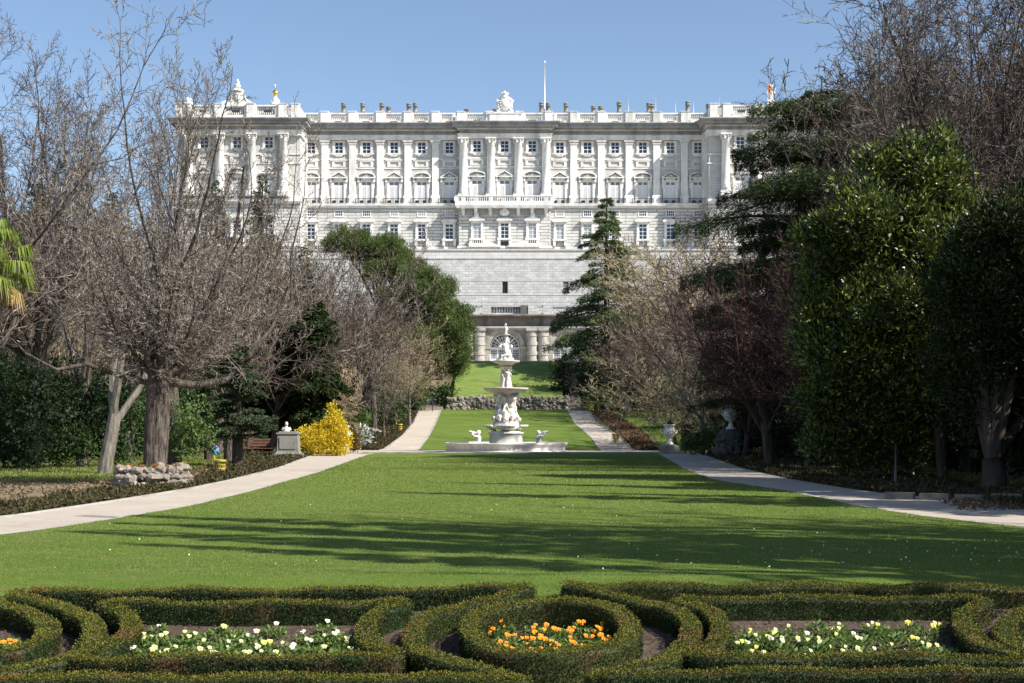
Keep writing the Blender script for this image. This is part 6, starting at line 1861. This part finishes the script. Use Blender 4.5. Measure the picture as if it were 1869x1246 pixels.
def hedge(ptspx, label, w=.15, closed=False, h=HH, group='clipped box hedges of the parterre', straight=False):
    hseed[0] += 1
    g = rnd(500 + hseed[0])
    pts = dense([hp(*p, h) for p in ptspx], closed=closed)
    n = len(pts)
    nx = np.roll(pts, -1, 0) - np.roll(pts, 1, 0)
    if not closed: nx[0] = pts[1] - pts[0]; nx[-1] = pts[-1] - pts[-2]
    nx = unit(nx); nrm = np.stack([-nx[:, 1], nx[:, 0]], 1)
    s = np.cumsum(np.linalg.norm(np.diff(pts, axis=0, prepend=pts[:1]), axis=1))
    wv = w / 2 * (1 + .10 * np.sin(s * 6 + g.uniform(0, 6)) + .06 * np.sin(s * 17)); hv = h * (1 + .07 * np.sin(s * 5 + g.uniform(0, 6)) + .03 * np.sin(s * 13))
    zb_ = np.interp(pts[:, 1], PX, PZ)
    # core: a soft box section
    sec = [(-1, 0), (-1, .82), (-.8, .95), (.8, .95), (1, .82), (1, 0)]
    vs = []; fs = []
    for i in range(n):
        for a_, b_ in sec:
            q_ = pts[i] + nrm[i] * a_ * (wv[i] - .012)
            vs.append((q_[0], q_[1], zb_[i] + b_ * hv[i] - .008))
    k_ = len(sec)
    m = n if closed else n - 1
    for i in range(m):
        j = (i + 1) % n
        for c in range(k_ - 1): fs.append((i * k_ + c, j * k_ + c, j * k_ + c + 1, i * k_ + c + 1))
    me = bpy.data.meshes.new('c')
    # leaves
    Ltot = s[-1]
    nl = int(Ltot * (w + 2 * h) * 12500)
    idx = g.integers(0, n, nl)
    per = w + 2 * h
    u = g.random(nl) * per
    side = np.where(u < w, 0, np.where(u < w + h, -1, 1))
    t_ = g.random(nl)
    jit = g.normal(size=(nl, 2)) * .006
    aa = np.where(side == 0, (t_ * 2 - 1), side)
    bb = np.where(side == 0, 1.0, t_ ** .8)
    # round the shoulders
    q_ = pts[idx] + nrm[idx] * (aa * wv[idx])[:, None] + nx[idx] * g.uniform(-.02, .02, nl)[:, None]
    z = zb_[idx] + bb * hv[idx]
    out3 = np.stack([nrm[idx, 0] * aa, nrm[idx, 1] * aa, np.where(side == 0, 1.0, .25)], 1)
    z = z + np.where((side == 0) & (g.random(nl) < .06), g.random(nl) * .022, 0)
    D = unit(out3) * .8 + g.normal(size=(nl, 3)) * .7
    P3 = np.stack([q_[:, 0] + jit[:, 0], q_[:, 1] + jit[:, 1], z + g.normal(size=nl) * .007], 1)
    V, Fq = leaf_geo(P3, D, .0145 * g.uniform(.6, 1.35, nl), .0095 * g.uniform(.7, 1.3, nl), g)
    if not closed:
        fs.append(tuple(range(k_))); fs.append(tuple((n - 1) * k_ + c for c in range(k_))[::-1])
    nv = len(vs)
    o = link('box_hedge', npmesh('box_hedge', V, Fq, M['lf_box']))
    import bmesh
    bm = bmesh.new(); bm.from_mesh(o.data)
    bv = [bm.verts.new(v) for v in vs]
    for f_ in fs: bm.faces.new([bv[i] for i in f_])
    bm.to_mesh(o.data); bm.free()
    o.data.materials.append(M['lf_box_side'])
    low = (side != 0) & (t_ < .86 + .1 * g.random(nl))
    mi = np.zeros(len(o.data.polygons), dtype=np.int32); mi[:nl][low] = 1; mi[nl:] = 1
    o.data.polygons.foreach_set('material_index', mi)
    tag(o, label, 'hedge', group)
    del o['group']
    return o
def ell(cx_, cy_, rx_, ry_, n_=16): return [(cx_ + rx_ * math.cos(2 * PI * i / n_), cy_ + ry_ * math.sin(2 * PI * i / n_)) for i in range(n_)]
hedge(ell(1005, 1142, 147, 49), 'oval box hedge ringing the bed of orange pansies in the middle', closed=True, h=.22)
hedge([(965, 1069), (915, 1083), (860, 1098), (791, 1121), (757, 1146), (757, 1174), (791, 1195), (843, 1211), (911, 1226), (960, 1236)], 'curved box hedge hugging the left side of the central oval')
hedge([(1031, 1065), (1080, 1073), (1116, 1081), (1202, 1102), (1250, 1124), (1262, 1148), (1245, 1178), (1202, 1206), (1134, 1222), (1075, 1232)], 'curved box hedge hugging the right side of the central oval')
hedge([(18, 1082), (60, 1078), (250, 1076), (500, 1075), (750, 1073), (955, 1068)], 'long straight box hedge at the far left side of the parterre, along the lawn')
hedge([(1045, 1066), (1250, 1067), (1500, 1067), (1700, 1068), (1960, 1071)], 'long straight box hedge at the far right side of the parterre, along the lawn')
hedge([(-120, 1234), (100, 1234), (400, 1234), (700, 1233), (945, 1236)], 'long straight box hedge in the left foreground')
hedge([(1085, 1230), (1300, 1224), (1600, 1223), (1990, 1224)], 'long straight box hedge in the right foreground')
hedge([(20, 1087), (85, 1096), (137, 1112), (165, 1132), (172, 1158), (137, 1190), (70, 1209), (0, 1222), (-90, 1230)], 'curved box hedge outside the oval at the left edge')
hedge(ell(-58, 1146, 147, 49), 'oval box hedge cut by the left edge, with orange pansies inside', closed=True)
hedge(ell(1985, 1146, 150, 49), 'oval box hedge cut by the right edge', closed=True)
hedge([(733, 1096), (600, 1098), (400, 1099), (205, 1098), (232, 1118), (240, 1143), (219, 1168), (178, 1190), (140, 1199), (400, 1197), (600, 1196), (718, 1194), (680, 1170), (668, 1144), (690, 1118), (733, 1096)][:-1], 'box hedge frame with inward-curved ends round the left bed of pale pansies', closed=True)
hedge([(1247, 1091), (1292, 1112), (1316, 1140), (1309, 1168), (1281, 1196), (1500, 1195), (1700, 1195), (1860, 1197), (1800, 1176), (1765, 1148), (1757, 1119), (1782, 1093), (1600, 1090), (1400, 1090)], 'box hedge frame with inward-curved ends round the right bed of pale pansies', closed=True)

# ---- pansies
def flower_mesh(seed, mat, r_=.0205):
    g = random.Random(seed); q = MB()
    up_ = Vector((g.uniform(.0, .5), -1, g.uniform(.35, .9))).normalized()
    sx_ = up_.cross(Vector((0, 0, 1))).normalized(); sy_ = sx_.cross(up_)
    for k_ in range(5):
        a = PI / 2 + k_ * 2 * PI / 5 + g.uniform(-.1, .1); rr_ = r_ * g.uniform(.85, 1.15)
        c = sx_ * math.cos(a) * rr_ * .6 + sy_ * math.sin(a) * rr_ * .6 + up_ * (.002 * k_)
        vs = []
        for i in range(7):
            b_ = 2 * PI * i / 7
            vs.append(c + (sx_ * math.cos(b_) + sy_ * math.sin(b_)) * rr_ * .55 + up_ * (.006 * math.sin(b_ * 2 + g.uniform(0, 1)) + .004))
        q.add(vs, [tuple(range(7))], 0)
    q.add([sx_ * math.cos(2 * PI * i / 6) * r_ * .2 + sy_ * math.sin(2 * PI * i / 6) * r_ * .2 + up_ * .014 for i in range(6)], [tuple(range(6))], 1)
    me = bpy.data.meshes.new('flower'); me.from_pydata([tuple(v) for v in q.v], [], q.f)
    me.materials.append(M[mat]); me.materials.append(M['pansy_eye']); me.polygons.foreach_set('material_index', q.m); me.update()
    return me
M['pansy_eye'] = plain('pansy_eye', (.35, .12, .02), .6)
FM = {c: [flower_mesh(i, m_) for i in range(4)] for c, m_ in (('orange', 'petal_orange'), ('cream', 'petal_cream'), ('yellow', 'petal_yellow'), ('white', 'petal_white'))}
LM = []
for sdd in range(4):
    g = rnd(900 + sdd); n = 70
    a = g.uniform(0, 2 * PI, n); r_ = .08 * np.sqrt(g.random(n))
    Pp = np.stack([r_ * np.cos(a), r_ * np.sin(a), g.random(n) * .075], 1)
    D = np.stack([np.cos(a), np.sin(a), g.uniform(.1, 1.2, n)], 1)
    V, Fq = leaf_geo(Pp, D, .045 * g.uniform(.6, 1.3, n), .026, g)
    LM.append(npmesh('leaves', V, Fq, M['pansy_leaf']))
def pansy(px, py, cols, rg, label, group):
    x, y = hp(px, py, .09)
    t = thing('pansy_plant', (x, y, gz(y)), label, 'pansy', group, 0)
    s = rg.uniform(.75, 1.05); t.scale = (s, s, s)
    link('leaves', rg.choice(LM), t)
    for c in cols:
        o = link('flower', rg.choice(FM[c]), t)
        o.location = (rg.uniform(-.045, .045), rg.uniform(-.05, .03), rg.uniform(.075, .13))
        k_ = rg.uniform(.75, 1.15); o.scale = (k_,) * 3
rg = random.Random(21)
for px, py in [(901, 1125), (892, 1140), (926, 1132), (920, 1155), (929, 1168), (945, 1180), (958, 1161), (975, 1143), (990, 1139), (1006, 1137), (1018, 1141), (1030, 1139), (1045, 1134), (1063, 1132), (1073, 1152), (1085, 1140), (1100, 1137), (1108, 1158), (1078, 1158), (1052, 1165), (1062, 1174), (1044, 1160), (1012, 1165), (1020, 1172), (990, 1176), (996, 1160), (977, 1178), (1050, 1178), (1088, 1155), (938, 1150)]:
    pansy(px, py + 8, ['orange'] * rg.choice((1, 2, 2, 3)), rg, 'orange pansy in the central oval bed', 'orange pansies in the central bed')
extra = [(g_.uniform(885, 1118), g_.uniform(1128, 1182)) for g_ in [random.Random(8)] for _ in range(26)]
for px, py in extra:
    if ((px - 1003) / 118) ** 2 + ((py - 1152) / 32) ** 2 < 1: pansy(px, py + 6, ['orange'] * rg.choice((0, 1, 1)), rg, 'orange pansy in the central oval bed', 'orange pansies in the central bed')
for px, py in [(2, 1155), (20, 1158), (8, 1168), (-12, 1160), (34, 1166)]:
    pansy(px, py + 6, ['orange'] * 2, rg, 'orange pansy in the oval bed at the left edge', 'orange pansies in the left oval bed')
left = [(288, 1132), (262, 1155), (311, 1152), (340, 1155), (355, 1152), (376, 1163), (400, 1140), (318, 1168), (335, 1172), (244, 1183), (275, 1181), (420, 1150), (437, 1140), (460, 1153), (408, 1174), (430, 1170), (450, 1182), (470, 1170), (490, 1168), (500, 1185), (520, 1166), (555, 1148), (590, 1154), (600, 1182), (625, 1165), (640, 1160), (480, 1180), (540, 1178), (570, 1170), (425, 1184), (390, 1184), (360, 1186), (300, 1178), (650, 1175), (615, 1150)]
for i, (px, py) in enumerate(left):
    yel = i in (6, 18)
    n_ = 0 if rg.random() < .12 else rg.choice((1, 1, 2, 2))
    pansy(px, py + 6, ['yellow' if yel else rg.choice(('cream', 'white', 'cream'))] * n_ + (['cream'] if yel else []), rg,
          'bright yellow pansy in the left framed bed' if yel else 'pale cream pansy in the left framed bed', 'yellow pansies in the left bed' if yel else 'pale pansies in the left bed')
right = [(1365, 1143), (1378, 1146), (1406, 1140), (1398, 1162), (1356, 1170), (1372, 1178), (1380, 1160), (1405, 1155), (1422, 1170), (1450, 1178), (1475, 1158), (1490, 1128), (1500, 1165), (1535, 1140), (1533, 1152), (1560, 1150), (1575, 1158), (1555, 1162), (1590, 1130), (1628, 1153), (1660, 1132), (1675, 1160), (1710, 1130), (1712, 1175), (1645, 1180), (1620, 1165), (1570, 1175), (1540, 1178), (1512, 1170), (1470, 1182), (1385, 1183), (1345, 1165), (1430, 1150), (1690, 1172), (1600, 1178), (1455, 1160)]
for i, (px, py) in enumerate(right):
    n_ = 0 if rg.random() < .12 else rg.choice((1, 1, 2, 2))
    pansy(px, py + 6, [rg.choice(('cream', 'cream', 'yellow', 'white')) for _ in range(n_)], rg, 'pale yellow pansy in the right framed bed', 'pale pansies in the right bed')
g_ = random.Random(9)
for _ in range(30): pansy(g_.uniform(262, 648), g_.uniform(1140, 1188), [g_.choice(('cream', 'white'))] * g_.choice((0, 0, 1)), rg, 'pale cream pansy in the left framed bed', 'pale pansies in the left bed')
for _ in range(30): pansy(g_.uniform(1345, 1735), g_.uniform(1138, 1186), [g_.choice(('cream', 'yellow'))] * g_.choice((0, 0, 1)), rg, 'pale yellow pansy in the right framed bed', 'pale pansies in the right bed')
# litter on the soil
g = rnd(31); n = 3500
pts = []
for i in range(n):
    px = g.uniform(0, 1869); py = g.uniform(1080, 1240); pts.append(hp(px, py, 0))
pts = np.array(pts); z = np.interp(pts[:, 1], PX, PZ) + .012
V, Fq = leaf_geo(np.stack([pts[:, 0], pts[:, 1], z], 1), g.normal(size=(n, 3)) * [1, 1, .25], .03, .018, g)
tag(link('leaf_litter', npmesh('leaf_litter', V, Fq, M['lf_litter'])), kind='stuff')
# grass blades on the nearer lawn, daisies
g = rnd(41); n = 190000
u = g.random(n) ** 1.2; y = 11.42 * (60 / 11.42) ** u
xl = np.interp(y, [p[0] for p in Lin], [p[1] for p in Lin]); xr = np.interp(y, [p[0] for p in Rin], [p[1] for p in Rin])
xl = np.maximum(xl, -.42 * y); xr = np.minimum(xr, .42 * y)
x = xl + (xr - xl) * g.random(n)
P3 = np.stack([x, y, np.interp(y, PX, PZ) + .045], 1)
D = g.normal(size=(n, 3)) * [.5, .5, .15] + [0, 0, 1]
V, Fq = leaf_geo(P3, D, (.018 * g.uniform(.5, 1.3, n)) * (y / 11.6) ** .4, .007 * (y / 11.6) ** .9, g)
tag(link('grass', npmesh('grass', V, Fq, M['blade'])), kind='stuff')
for seed, n, (px0, px1, py0, py1) in ((51, 60, (1380, 1869, 995, 1050)), (52, 140, (100, 1750, 840, 1055)), (53, 50, (600, 1100, 835, 850))):
    g = rnd(seed)
    ps = [gp(g.uniform(px0, px1), g.uniform(py0, py1)) for _ in range(n)]
    P3 = np.array([(p[1], p[0], .075) for p in ps if lf(p[0]) < p[1] < rf(p[0])])
    V, Fq = leaf_geo(P3, g.normal(size=(len(P3), 3)) * [1, 1, .2] + [0, 0, .3], .021, .021, g)
    tag(link('daisies', npmesh('daisies', V, Fq, M['petal_white'])), kind='stuff')
